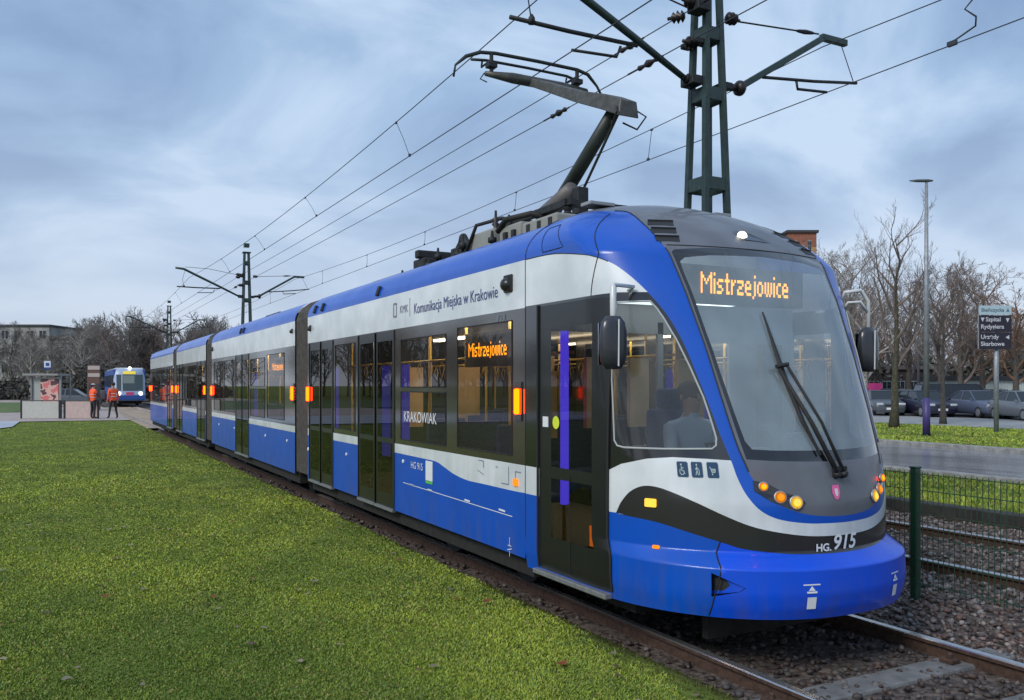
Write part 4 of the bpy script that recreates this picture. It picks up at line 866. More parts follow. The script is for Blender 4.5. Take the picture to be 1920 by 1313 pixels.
def person(root_loc, rz, label, pose, mats, mfn, hair, extra=None, h=1.78):
    """pose: joint name -> (x,y,z) for a figure of 1.78 m looking along -Y"""
    J = dict(pelvis=(0,0,.95), spine=(0,.01,1.15), chest=(0,.01,1.36), neck=(0,0,1.50), jaw=(0,-.02,1.575), head=(0,-.005,1.66), crown=(0,.01,1.74),
             shl=(-.19,0,1.42), ell=(-.25,.03,1.14), wrl=(-.26,-.05,.90), shr=(.19,0,1.42), elr=(.25,.03,1.14), wrr=(.26,-.05,.90),
             hil=(-.10,0,.90), knl=(-.12,-.01,.50), anl=(-.13,.03,.09), tol=(-.14,-.13,.04), hir=(.10,0,.90), knr=(.12,-.01,.50), anr=(.13,.03,.09), tor=(.14,-.13,.04))
    J.update(pose); s = h/1.78
    R_ = dict(pelvis=(.15,.11), spine=(.145,.105), chest=(.165,.115), neck=.055, jaw=.07, head=.088, crown=.055, shl=.07, ell=.048, wrl=.03, shr=.07, elr=.048, wrr=.03, hil=.095, knl=.062, anl=.045, tol=.035, hir=.095, knr=.062, anr=.045, tor=.035)
    names_ = list(J); idx = {n: i for i, n in enumerate(names_)}; P = [Vector(J[n])*s for n in names_]; rad = [tuple(x*s for x in R_[n]) if isinstance(R_[n], tuple) else R_[n]*s for n in names_]
    E = [('pelvis','spine'),('spine','chest'),('chest','neck'),('neck','jaw'),('jaw','head'),('head','crown'),('chest','shl'),('shl','ell'),('ell','wrl'),('chest','shr'),('shr','elr'),('elr','wrr'),('pelvis','hil'),('hil','knl'),('knl','anl'),('anl','tol'),('pelvis','hir'),('hir','knr'),('knr','anr'),('anr','tor')]
    E = [(idx[a], idx[b]) for a, b in E]
    for w_, e_ in (('wrl', 'ell'), ('wrr', 'elr')):      # palm, four fingers and a thumb
        d = (Vector(J[w_])-Vector(J[e_])).normalized(); side = d.cross(Vector((0, 1, 0))); side = side.normalized() if side.length > .1 else Vector((1, 0, 0)); fw = side.cross(d).normalized()
        base = Vector(J[w_])+d*.05; P.append(base*s); rad.append(.032*s); pi_ = len(P)-1; E.append((idx[w_], pi_))
        for k, (o_, ln) in enumerate(((-.027, .065), (-.009, .078), (.009, .072), (.027, .056))):
            a = base+d*.045+fw*o_; b_ = a+d*ln*.6-side*.012; c = b_+d*ln*.4-side*.022
            for q in (a, b_, c): P.append(q*s); rad.append(.0095*s)
            n_ = len(P); E += [(pi_, n_-3), (n_-3, n_-2), (n_-2, n_-1)]
        a = base-fw*.035; b_ = a-fw*.025+d*.03
        for q in (a, b_): P.append(q*s); rad.append(.011*s)
        n_ = len(P); E += [(pi_, n_-2), (n_-2, n_-1)]
    body = skin_body('person', P, E, rad, mats, None, 1, mfn)
    hm = MB(); hc = Vector(J['head'])*s; hm.ball(hc+Vector((0, .018, .03))*s, .098*s, 12, (.95, 1.08, .95)); hair_o = hm.build('hair', hair, body, smooth=True)
    fm = MB(); fc = hc
    for sx in (-1, 1): fm.ball(fc+Vector((sx*.033, -.083, .01))*s, .012*s, 6)
    fm.build('eyes', mat('eye_dark', (.02, .02, .02), .3), body); fm = MB(); fm.tube([fc+Vector((0, -.082, .02))*s, fc+Vector((0, -.108, -.025))*s], [.008*s, .014*s], 6); fm.ball(fc+Vector((0, -.084, -.055))*s, .02*s, 8, (1.1, .4, .35))
    for sx in (-1, 1): fm.ball(fc+Vector((sx*.088, 0, -.01))*s, .022*s, 6, (.4, .8, 1.2))
    fm.build('face', SKIN, body, smooth=True)
    if extra: extra(body, s)
    body.location = root_loc; body.rotation_euler = (0, 0, rz); tag(body, label, 'person'); return body
HI = mat('hi_vis_orange', (.95, .11, .025), .6, emit=(1, .1, .02), es=0.0); DKC = mat('dark_trousers', (.02, .022, .03), .8); NAVC = mat('navy_jacket', (.03, .04, .08), .8); HAIRD = mat('dark_hair', (.02, .015, .012), .8)
SHOE = mat('black_shoes', (.012, .012, .012), .5)
def worker_mat(c):
    if c.z > 1.52: return 3
    if abs(c.x) > .235 and c.z < 1.32: return 1 if c.z > .92 else 3
    if c.z > .93: return 0
    if c.z < .10: return 4
    return 2
def vest_band(body, s):
    m = MB()
    for z, r in ((1.08, .155), (1.22, .16)):
        m.tube([(r*1.03*math.cos(a)*s, (r*.80*math.sin(a)+.008)*s, z*s) for a in np.linspace(0, 6.283, 20)], .014, 4, False)
    m.build('reflective_band', mat('reflective_grey', (.6, .62, .6), .4), body)
person((2.62, 48.4, .045), R(205), 'person in orange hi-vis jacket and dark trousers, standing nearest the tram', dict(knl=(-.15, -.02, .50), anl=(-.19, .05, .09), tol=(-.2, -.09, .04), knr=(.14, -.04, .5), anr=(.18, -.06, .09), tor=(.2, -.2, .04)), [HI, HI, DKC, SKIN, SHOE], worker_mat, HAIRD, vest_band, 1.86)
def cap_(body, s):
    m = MB(); m.ball((0, .0, 1.72*s), .10*s, 12, (1, 1.1, .6)); m.build('cap', mat('pale_cap', (.55, .55, .55), .7), body, smooth=True); vest_band(body, s)
person((1.72, 48.9, .045), R(120), 'person in orange hi-vis vest with pale cap and grey rucksack', dict(ell=(-.24, -.06, 1.16), wrl=(-.18, -.26, 1.08)), [HI, NAVC, DKC, SKIN, SHOE], worker_mat, HAIRD, cap_, 1.80)
bp_ = MB(); bp_.b2((2.05, 48.75, 1.02), (2.30, 49.15, 1.50)); o = bp_.build('backpack', mat('grey_rucksack', (.10, .10, .12), .8), None, bev=.06, seg=3); tag(o, 'grey rucksack on the back of the worker in a pale cap', 'rucksack')
MB().b2((2.28, 48.82, 1.06), (2.36, 49.08, 1.30)).build('pocket', mat('grey_rucksack', (0, 0, 0)), o, bev=.02)
SHIRT = mat('pale_blue_shirt', (.50, .62, .78), .7)
def drv_mat(c): return 3 if c.z > 1.52 else (0 if c.z > .93 and not (abs(c.x) > .2 and c.y < -.28) else (3 if c.z > .93 else 2))
person((XC-.30, 5.17, .02), 0, 'person in a pale blue shirt seated at the controls behind the windscreen', dict(knl=(-.13, -.42, .98), anl=(-.14, -.50, .55), tol=(-.14, -.62, .50), knr=(.13, -.42, .98), anr=(.14, -.50, .55), tor=(.14, -.62, .50), ell=(-.27, -.12, 1.18), wrl=(-.20, -.33, 1.24), elr=(.27, -.12, 1.18), wrr=(.16, -.33, 1.24)), [SHIRT, SHIRT, DKC, SKIN, SHOE], drv_mat, mat('brown_hair', (.06, .035, .02), .8), None, 1.78)

# ============================================================ masts and overhead line
XM = 6.6
def Pm(d, y, z): return Vector((d, y, z))
def mast(y, label, top=7.6, mirror_arm=True, first=False):
    root = empty('catenary_mast', (XM, y, -.14), label, 'mast', 'lattice masts between the two tracks')
    hw = lambda z: .252-.0255*z
    for sx in (-1, 1):
        for sy in (-1, 1):
            m = MB(); z0, z1 = -.14, top
            a, b_ = hw(z0), hw(z1); t = .085
            m.tube([(XM+sx*a, y+sy*a, z0), (XM+sx*b_, y+sy*b_, z1)], .044, 4); m.build('leg', MAST, root)
    z = 1.0; zs = [1.0, 2.1, 3.1, 4.04, 5.06, 5.75, 6.5, 7.2]
    for z in zs:
        a = hw(z)+.012; m = MB()
        for sx in (-1, 1): m.box((XM+sx*a, y, z), (.03, 2*a+.05, .15)); m.box((XM, y+sx*a, z), (2*a+.03, .03, .145))
        m.build('batten_plate', MAST, root, bev=.006)
    MB().box((XM, y, top+.02), (2*hw(top)+.14, 2*hw(top)+.14, .04)).build('mast_cap', MAST, root)
    MB().box((XM, y, -.12), (.8, .8, .12)).build('foundation', KERB, root, bev=.02)
    # bracket towards the near track
    m = MB(); m.tube([Pm(6.32, y, 5.20), Pm(5.6, y, 5.54), Pm(4.9, y, 5.86), Pm(4.30, y, 6.14), Pm(4.0, y, 6.17)], [.034, .042, .045, .045, .04], 10); m.build('bracket_arm', MAST, root, smooth=True)
    m = MB(); m.tube([Pm(5.62, y, 5.47), Pm(4.75, y, 5.46), Pm(4.05, y, 5.47)], .024, 8); m.tube([Pm(5.4, y, 5.42), Pm(5.35, y, 5.30), Pm(4.78, y, 5.27)], .016, 6); m.tube([Pm(4.3, y, 5.47), Pm(4.25, y, 5.75), Pm(4.35, y, 6.12)], .007, 5); m.lathe((4.3, y, 5.45), (0, 0, 1), [(0, .04), (.06, .035), (.1, .01)], 8); m.build('registration_arm', DARK, root, smooth=True)
    # bracket over the far track
    m = MB(); m.tube([Pm(6.88, y, 5.22), Pm(7.05, y, 5.24)], .045, 8); m.lathe((7.03, y, 5.24), (1, 0, 0), [(0, .04), (.03, .085), (.06, .09), (.09, .085), (.12, .04)], 14); m.build('bracket_insulator', INSUL, root, smooth=True)
    m = MB(); m.bar(Pm(7.12, y, 5.27), Pm(8.45, y, 6.08), .07, .075); m.bar(Pm(8.42, y, 6.09), Pm(8.86, y, 6.09), .07, .08); m.build('bracket_arm', MAST, root, bev=.01)
    m = MB(); m.tube([Pm(7.45, y, 5.43), Pm(8.3, y, 5.52), Pm(9.05, y, 5.62)], .02, 8); m.tube([Pm(8.0, y, 5.48), Pm(8.02, y, 5.38), Pm(8.52, y, 5.42)], .017, 6); m.tube([Pm(8.78, y, 6.05), Pm(9.0, y, 5.62)], .006, 5); m.build('registration_arm', DARK, root, smooth=True)
    # stays with their insulators
    m = MB(); m.tube([Pm(6.86, y, 6.00), Pm(8.38, y, 6.12)], .010, 6); m.lathe(Pm(8.0, y, 6.09), (1, .0, .08), [(0, .012), (.05, .022), (.15, .03), (.25, .022), (.3, .012)], 8); m.build('stay_wire', DARK, root)
    m = MB(); m.tube([Pm(6.36, y, 6.02), Pm(5.2, y, 6.2), Pm(4.35, y, 6.22)], .009, 6); m.build('stay_wire', DARK, root)
    for c, ax in ((Pm(6.36, y-.1, 6.03), (-1, 0, .1)), (Pm(6.84, y-.05, 6.0), (1, 0, 0)), (Pm(6.36, y+.1, 5.98), (-.3, .4, 0)), (Pm(6.42, y, 5.18), (-1, 0, .35)), (Pm(6.45, y, 5.64), (-1, .0, 0))):
        MB().lathe(c, ax, [(0, .03), (.03, .07), (.05, .03), (.08, .075), (.10, .03), (.13, .065), (.16, .02), (.2, .02)], 12).build('insulator', INSUL, root, smooth=True)
    for c, d in (((XM-.22, y-.12, 6.0), (.18, .2, .12)), ((XM-.22, y, 5.2), (.16, .22, .10)), ((XM+.22, y, 5.2), (.14, .22, .08)), ((XM-.2, y+.02, 5.64), (.12, .28, .06))): MB().box(c, d).build('clamp', DARK, root, bev=.01)
    return root
YM = [7.7, 34.6, 60.4]
mast(YM[0], 'tall dark green lattice mast rising right behind the nose of the tram')
mast(YM[1], 'dark lattice mast beyond the second car of the tram, the middle-sized of three', 6.9)
mast(YM[2], 'small lattice mast farthest away, beyond the tail of the tram', 6.9)
SUP = [-19.2, 7.7, 34.6, 60.4, 86.5]
def wire(name, x, zs, sag, label, r=.0068, xs=None, cat='wire', group='overhead wires', sup=SUP):
    mb = MB(); pts = []
    for k in range(len(sup)-1):
        a, b_ = sup[k], sup[k+1]
        for i in range(14):
            t = i/14; pts.append((x, a+(b_-a)*t, zs-4*sag*t*(1-t)))
    pts.append((x, sup[-1], zs)); mb.tube(pts, r, 5); o = mb.build(name, WIREM, None); tag(o, label, cat, group); return o, pts
def height(pts, y):
    for a, b_ in zip(pts, pts[1:]):
        if a[1] <= y <= b_[1]: t = (y-a[1])/(b_[1]-a[1]); return a[2]+(b_[2]-a[2])*t
    return pts[-1][2]
def catenary(xm, zm, sag, xc, zc_, l1, l2, ys):
    o, pm = wire('messenger_wire', xm, zm, sag, l1); c, pc_ = wire('contact_wire', xc, zc_, .0, l2)
    for y in ys:
        mb = MB(); mb.tube([(xm, y, height(pm, y)), (xm*.5+xc*.5+.02, y+.1, (height(pm, y)+zc_)/2+.01), (xc, y+.15, zc_)], .005, 4); mb.box((xc, y+.15, zc_+.012), (.025, .05, .04)); mb.box((xm, y, height(pm, y)-.01), (.02, .05, .03)); mb.build('dropper', WIREM, c)
catenary(4.50, 5.84, .28, 4.77, 5.248, 'upper carrying wire above the tram that the pantograph touches, leftmost of the overhead wires', 'contact wire the raised pantograph presses against', [12.2, 17.5, 22.5, 27.5, 39, 44.5, 50, 55.5, 65, 72, 79])
catenary(8.46, 5.98, .25, 8.50, 5.41, 'upper carrying wire over the empty far track', 'contact wire over the empty far track', [11.2, 15.8, 20.8, 25.5, 30.5, 39, 44.5, 50, 55.5, 65, 72])
def feeder(x, z, l, blob):
    o, p = wire('feeder_wire', x, z, .04, l, .0068)
    for y in blob:
        h_ = height(p, y); MB().lathe((x, y-.35, h_), (0, 1, 0), [(0, .012), (.08, .012), (.10, .035), (.18, .02), (.28, .05), (.36, .02), (.46, .035), (.50, .012), (.7, .012)], 8).build('strain_insulator', INSUL, o, smooth=True)
feeder(6.34, 6.0, 'upper of the two feeder wires on the left side of the masts', [7.1, 8.9, 34.0])
feeder(6.32, 5.64, 'lower of the two feeder wires on the left side of the masts', [8.5, 10.6, 35.4])
mb = MB(); mb.tube([(8.48, 5.75, 5.96), (8.46, 5.70, 5.80), (8.42, 5.78, 5.70), (8.52, 5.72, 5.62), (8.60, 5.78, 5.56), (8.56, 5.9, 5.50), (8.5, 5.98, 5.44)], .010, 6); mb.box((8.5, 5.98, 5.425), (.04, .10, .05)); o = mb.build('jumper_cable', WIREM); tag(o, 'curled jumper cable linking the two wires over the far track', 'cable')

# ============================================================ green mesh fence between the tracks
FG = mat('fence_green', (.008, .048, .024), .4, coat=.4, var=.2)
fr = empty('mesh_fence', (6.6, 4.99, -.14), 'low dark green wire mesh fence with posts between the two tracks', 'fence')
for y in (2.49, 4.99, 7.49, 9.99, 12.49): 
    MB().b2((6.565, y-.03, -.14), (6.635, y+.03, 1.04)).build('post', FG, fr, bev=.008); MB().b2((6.56, y-.035, 1.04), (6.64, y+.035, 1.06)).build('post_cap', FG, fr, bev=.006)
for k, y0 in enumerate((-.01, 2.49, 4.99, 7.49, 9.99)):
    m = MB(); n_ = 50
    for i in range(n_): y = y0+.04+i*(2.42/(n_-1)); m.tube([(6.575, y, .02), (6.575, y, 1.02)], .0042, 4, False)
    for z in (.06, .26, .46, .66, .86, 1.0):
        for dx in (-.006, .006): m.tube([(6.575+dx, y0+.03, z), (6.575+dx, y0+2.47, z)], .003, 4, False)
    m.build('wire_panel', FG, fr)

# ============================================================ trees
BARK = mat('dark_bark', (.11, .095, .08), .9, var=.5, vscale=14, bump=.6); BARKG = mat('mossy_bark', (.085, .075, .045), .9, c2=(.035, .035, .02), vscale=9, bump=.6); BARKP = mat('pale_birch_bark', (.34, .32, .28), .8, c2=(.10, .09, .08), vscale=7)
TWIG = mat('twigs_brown', (.20, .155, .135), .9, var=.4, vscale=3); TWIGG = mat('twigs_grey', (.19, .175, .165), .9, var=.4, vscale=2); TWIGR = mat('twigs_reddish', (.24, .14, .09), .9, var=.4, vscale=2); TWIGB = mat('twigs_pale', (.34, .31, .28), .9, var=.4, vscale=2)
def tree_data(seed, H, r0, spread=.45, levels=3, nb=(13, 7, 6), upw=.25, twr=.008, crown0=.28, lean=(0, 0), droop=0, shape=1.0):
    rr = random.Random(seed); tk = MB(); cr_ = MB()
    def br(p, d, ln, r, lv, mb):
        n_ = 5 if lv < 2 else 3; pts = [p]; rs = [r]; q = p.copy(); dd = d.copy()
        for i in range(n_):
            dd = (dd+Vector((rr.gauss(0, .16), rr.gauss(0, .16), rr.gauss(0, .10)+upw*.22-droop*lv*.06))).normalized(); q = q+dd*ln/n_; pts.append(q.copy()); rs.append(max(twr*.55, r*(1-.82*(i+1)/n_)))
        mb.tube(pts, rs, 6 if lv == 1 else (4 if lv == 2 else 3), False)
        if lv <= levels:
            for k in range(nb[min(lv, len(nb)-1)]):
                t = .25+.75*(k+rr.random())/nb[min(lv, len(nb)-1)]; f = min(t, .999)*n_; i = int(f); pp = pts[i].lerp(pts[i+1], f-i); dv = (pts[i+1]-pts[i]).normalized()
                an = rr.uniform(0, 6.283); side = dv.orthogonal().normalized(); side = Matrix.Rotation(an, 3, dv) @ side
                nd = (dv*(1-spread*rr.uniform(.7, 1.1))+side*spread*1.3+Vector((0, 0, upw*.3))).normalized()
                br(pp, nd, ln*rr.uniform(.38, .62)*(1.1-t*.35), max(twr, r*.42*(1-t*.5)), lv+1, mb)
    n_ = 9; pts = []; rs = []
    for i in range(n_+1):
        t = i/n_; pts.append(Vector((lean[0]*math.sin(t*3.14)+rr.gauss(0, .02)*H*t*.6, lean[1]*math.sin(t*3.14)+rr.gauss(0, .02)*H*t*.6, H*t*.78))); rs.append(r0*(1.35 if i == 0 else 1)*(1-.93*t**.9)+twr)
    tk.tube(pts, rs, 9)
    for k in range(nb[0]):
        t = crown0+(1-crown0)*(k+rr.random()*.8)/nb[0]; f = min(t, .99)*n_; i = int(f); pp = pts[i].lerp(pts[i+1], f-i)
        an = k*2.4+rr.uniform(-.5, .5); el = .5+upw*1.6+rr.uniform(-.2, .2)
        d = Vector((math.cos(an), math.sin(an), el)).normalized(); br(pp, d, H*.37*shape*(1.12-t)**.32*rr.uniform(.75, 1.1), r0*(.62-.4*t), 1, cr_)
    return tk, cr_
def tree(loc, seed, label, H, r0, mt, mc, group=None, cat='tree', **k):
    tk, cr_ = tree_data(seed, H, r0, **k); root = empty('bare_tree', loc, label, cat, group)
    for mb in (tk, cr_): mb.v = [(x+loc[0], y+loc[1], z+loc[2]) for x, y, z in mb.v]
    tk.build('trunk', mt, root, smooth=True); cr_.build('crown', mc, root); return root
def at(px, py=None, Z=None, z=0):
    if Z is None: Z = FPX*(HC-z)/(py-722)
    Xc = (px-960)/FPX*Z; return Xc*CT+Z*ST, Z*CT-Xc*ST
x, y = at(1676, 803, z=-.03); tree((x, y, -.06), 11, 'slender bare tree with mossy leaning trunk on the verge beside the lamp post', 10.1, .17, BARKG, TWIG, levels=3, nb=(11, 5, 4), upw=.5, twr=.0055, crown0=.30, lean=(.28, .1), spread=.36, shape=1.0)
x, y = at(1768, Z=39); tree((x, y, -.06), 23, 'thin-trunked bare tree standing just right of the lamp post', 7.0, .13, BARK, TWIG, levels=3, nb=(12, 8, 6), upw=.3, twr=.007, crown0=.42, spread=.5, shape=1.3)
def treesrow(spec, group):
    for (px, Z, H, seed, kind, lab) in spec:
        x, y = at(px, Z=Z); mt, mc = {'b': (BARKP, TWIGB), 'd': (BARK, TWIG), 'g': (BARK, TWIGG), 'r': (BARK, TWIGR)}[kind]
        tree((x, y, 0), seed, lab, H, .16+.008*H, mt, mc, group, levels=3, nb=(12, 7, 5), upw=.35 if kind != 'r' else .2, twr=.013, crown0=.2, spread=.45, droop=.5 if kind == 'b' else 0, shape=1.1)
treesrow([(1560, 66, 13.2, 31, 'b', 'bare birch with pale twigs just right of the brick tower'), (1592, 72, 14.5, 32, 'd', 'dark bare tree between the birch and the right mirror'), (1622, 62, 11.5, 33, 'b', 'bare birch showing above the right mirror'),
          (1705, 70, 11.5, 35, 'd', 'dark bare tree behind the slender verge tree'), (1762, 64, 11.0, 36, 'g', 'broad grey bare tree directly behind the lamp post'), (1800, 60, 10.6, 37, 'd', 'domed bare tree left of the direction sign'),
          (1842, 62, 10.8, 38, 'r', 'reddish bare tree directly behind the direction sign'), (1905, 58, 9.2, 39, 'r', 'rusty brown bare tree at the right edge above the parked cars')], 'bare trees behind the car park')
treesrow([(20, 104, 9.5, 51, 'g', 'grey bare tree at the far left end of the wood'), (58, 100, 8.6, 52, 'b', 'pale-barked bare tree left of the tram stop shelter'), (152, 98, 9.6, 53, 'b', 'pale-trunked bare tree right of the dark building block'),
          (245, 110, 11.5, 54, 'g', 'tall forked bare tree above the oncoming tram'), (205, 106, 10.0, 55, 'd', 'dark bare tree left of the oncoming tram'), (292, 112, 12.0, 56, 'd', 'dark bare tree rising beside the tail of the tram')], 'bare trees behind the tram stop')
# far-off woods that read as one mass
def wood(name, spots, label, mats, H, twr, seed0):
    V = []; F = []; MI = []; base = 0; variants = []
    for k in range(4):
        tk, c = tree_data(seed0+k, H, .16, levels=2, nb=(13, 8, 5), upw=.4, twr=twr, crown0=.12, spread=.45, shape=1.05)
        v = np.array(tk.v+c.v); f = [tuple(q) for q in tk.f if len(q) == 4]+[tuple(i+len(tk.v) for i in q) for q in c.f if len(q) == 4]; nt_ = sum(len(q) == 4 for q in tk.f); variants.append((v, np.array(f), np.array([0]*nt_+[1]*(len(f)-nt_))))
    rr = random.Random(seed0)
    for (x, y, s) in spots:
        v, f, m = variants[rr.randrange(4)]; a = rr.uniform(0, 6.28); q = v.copy(); q[:, 0], q[:, 1] = v[:, 0]*math.cos(a)-v[:, 1]*math.sin(a), v[:, 0]*math.sin(a)+v[:, 1]*math.cos(a)
        V.append(q*s+np.array((x, y, 0))); F.append(f+base); mm = m.copy(); mm[m == 1] = 1+rr.randrange(len(mats)-1); MI.append(mm); base += len(v)
    o = np_mesh(name, np.concatenate(V), np.concatenate(F), mats, midx=np.concatenate(MI)); return tag(o, label, 'wood', kind='stuff')
rr = random.Random(5)
sp = []
for i in range(95):
    px = rr.uniform(-260, 420); Z = rr.uniform(108, 150); x, y = at(px, Z=Z)
    if px < 140 and rr.random() < .62: continue
    sp.append((x, y, rr.uniform(.8, 1.12)*Z/125*(1.0 if px > 150 else .8)))
wood('woodland', sp, 'dense bare winter woodland stretching behind the tram stop', [BARKP, TWIGG, TWIG, TWIGG], 11.2, .034, 71)
sp = []
for i in range(60): px = rr.uniform(1480, 2150); Z = rr.uniform(84, 105); x, y = at(px, Z=Z); sp.append((x, y, rr.uniform(.72, 1.0)*(1.15 if px < 1640 else .82)))
wood('woodland', sp, 'bare brown woodland behind the car park and its low building', [BARK, TWIG, TWIGG, TWIGR], 12.5, .026, 81)
sp = [(rr.uniform(-75, -42), rr.uniform(-8, 90), rr.uniform(.5, .8)) for i in range(50)]+[(rr.uniform(-95, -22), rr.uniform(85, 150), rr.uniform(.6, .95)) for i in range(70)]  # out-of-view trees, added so the side windows reflect a dark band
wood('woodland', sp, 'unseen belt of bare trees added to darken the tram window reflections', [BARK, TWIGG, TWIG, TWIGG], 12.5, .04, 91)
# dark evergreen-ish undergrowth at the foot of the woods
def bushes(name, spots, label, m, n=420, leaf=.25):
    V = []; F = []
    for (x, y, rx, rz_) in spots:
        p = rng.normal(0, 1, (n, 3)); p /= np.linalg.norm(p, axis=1)[:, None]; p *= rng.uniform(.5, 1, (n, 1))**.5; c = p*np.array((rx, rx*.7, rz_))+np.array((x, y, rz_*.8)); c[:, 2] = np.maximum(c[:, 2], .05)
        a = rng.normal(0, 1, (n, 3)); a /= np.linalg.norm(a, axis=1)[:, None]; b_ = np.cross(a, rng.normal(0, 1, (n, 3))); b_ /= np.linalg.norm(b_, axis=1)[:, None]; s = leaf*rng.uniform(.5, 1.3, (n, 1))
        k = len(V)*1; v = np.stack([c-a*s, c+b_*s*.6, c+a*s, c-b_*s*.6], 1).reshape(-1, 3); V.append(v)
    V = np.concatenate(V); F = np.arange(len(V)).reshape(-1, 4); return tag(np_mesh(name, V, F, m), label, 'bushes', kind='stuff')
BUSHM = mat('dark_bush', (.10, .092, .075), .9, c2=(.045, .045, .038), vscale=1.5)
bushes('undergrowth', [(*at(px, Z=rr.uniform(96, 104)), rr.uniform(2, 3.4), rr.uniform(.8, 1.6) if px < 140 else rr.uniform(1.2, 2.6)) for px in range(-120, 330, 16)], 'dark thicket along the foot of the woodland behind the stop', BUSHM)
bushes('undergrowth', [(*at(px, Z=rr.uniform(76, 84)), rr.uniform(2, 3.2), rr.uniform(1.8, 3.2)) for px in range(1500, 2100, 22)], 'dark thicket behind the parked cars', BUSHM)

# ============================================================ lamp posts, direction sign
GALV = mat('galvanised_steel', (.30, .32, .34), .45, metal=.3, var=.25, vscale=8)
def lamp_post(px, Z, H, label, purple=False, arm=-.9):
    x, y = at(px, Z=Z); root = empty('street_lamp', (x, y, -.06), label, 'street lamp')
    MB().tube([(x, y, -.06), (x, y, 1.3)], [.13, .12], 12).build('base_sleeve', mat('purple_wrap', (.055, .04, .16), .5) if purple else GALV, root, smooth=True)
    MB().tube([(x, y, 1.3), (x, y, H-.15)], [.10, .055], 12).build('pole', GALV, root, smooth=True)
    rt = Vector((CT, -ST, 0)); m = MB(); c = Vector((x, y, H)); m.tube([c+rt*.22, c+rt*.05, c-rt*.35, c-rt*.60], [.05, .10, .09, .03], 12); m.v = [(a, b_, H+(q-H)*.55+(.02)) for a, b_, q in m.v]
    m.build('lamp_head', mat('lamp_grey', (.09, .10, .11), .4), root, smooth=True); MB().tube([(x, y, H-.2), (x, y, H)], .045, 8).build('pole_top', GALV, root)
lamp_post(1737, 30.7, 9.0, 'tall grey street lamp with a purple-wrapped foot on the road verge', True)
lamp_post(1722, 66, 9.6, 'distant street lamp seen small behind the tall one')
x, y = at(1868, 813, z=-.05); sg_ = empty('direction_sign', (x, y, -.05), 'dark blue direction sign with pale header on a tall grey post', 'road sign')
MB().tube([(x, y, -.05), (x, y, 4.2)], .085, 12).build('post', GALV, sg_, smooth=True)
rt = Vector((CT, -ST, 0)); fw = Vector((ST, CT, 0)); ctr = Vector((x, y, 0))-fw*.10+rt*(-6/FPX*31)
def sgp(u, v, o=0): p = ctr+rt*u-fw*o; return Vector((p.x, p.y, v))
def sboard(name, u0, u1, v0, v1, m, d0=0, d1=.05):
    mb = MB(); mb.add([sgp(u, v, o) for o in (d0, d1) for u, v in ((u0, v0), (u1, v0), (u1, v1), (u0, v1))], [(0, 3, 2, 1), (4, 5, 6, 7), (0, 1, 5, 4), (1, 2, 6, 5), (2, 3, 7, 6), (3, 0, 4, 7)]); return mb.build(name, m, sg_)
hb = sboard('header_board', -.60, .60, 4.38, 4.72, mat('sign_pale_blue', (.40, .52, .58), .5)); b1 = sboard('sign_board', -.60, .60, 3.74, 4.36, mat('sign_navy', (.018, .016, .03), .5)); b2_ = sboard('sign_board', -.60, .60, 3.10, 3.72, mat('sign_navy', (0, 0, 0)))
sboard('sign_edge', -.64, -.61, 3.1, 4.4, GALV)
SG = mat('sign_letters', (.55, .55, .60), .5)
for s, v, sz, b_, m, u in (('Bieńczycka', 4.55, .19, hb, mat('sign_letters_dark', (.10, .16, .20), .5), -.53), ('▼ Szpital', 4.20, .22, b1, SG, -.55), ('Rydygiera', 3.93, .22, b1, SG, -.55), ('Urzędy', 3.55, .22, b2_, SG, -.55), ('Skarbowe', 3.29, .22, b2_, SG, -.55)):
    s = s.replace('▼ ', '   '); put_text('lettering', s, sz, lambda a, c, u=u, v=v: sgp(u+a, v+c, .056), m, b_, align='LEFT', bold=.004)
for u, v, b_, kind in ((-.48, 4.20, b1, 0), (.45, 4.18, b1, 0), (.46, 3.54, b2_, 1), (.46, 4.55, hb, 2)):
    mb = MB(); a = [((-.07, .07), (.07, .07), (0, -.09)), ((-.09, 0), (.05, .08), (.05, -.08)), ((-.06, -.06), (.06, -.06), (0, .08))][kind]; mb.add([sgp(u+p, v+q, .057) for p, q in a], [(0, 1, 2)]); mb.build('arrow', SG if kind < 2 else mat('sign_letters_dark', (0, 0, 0)), b_)

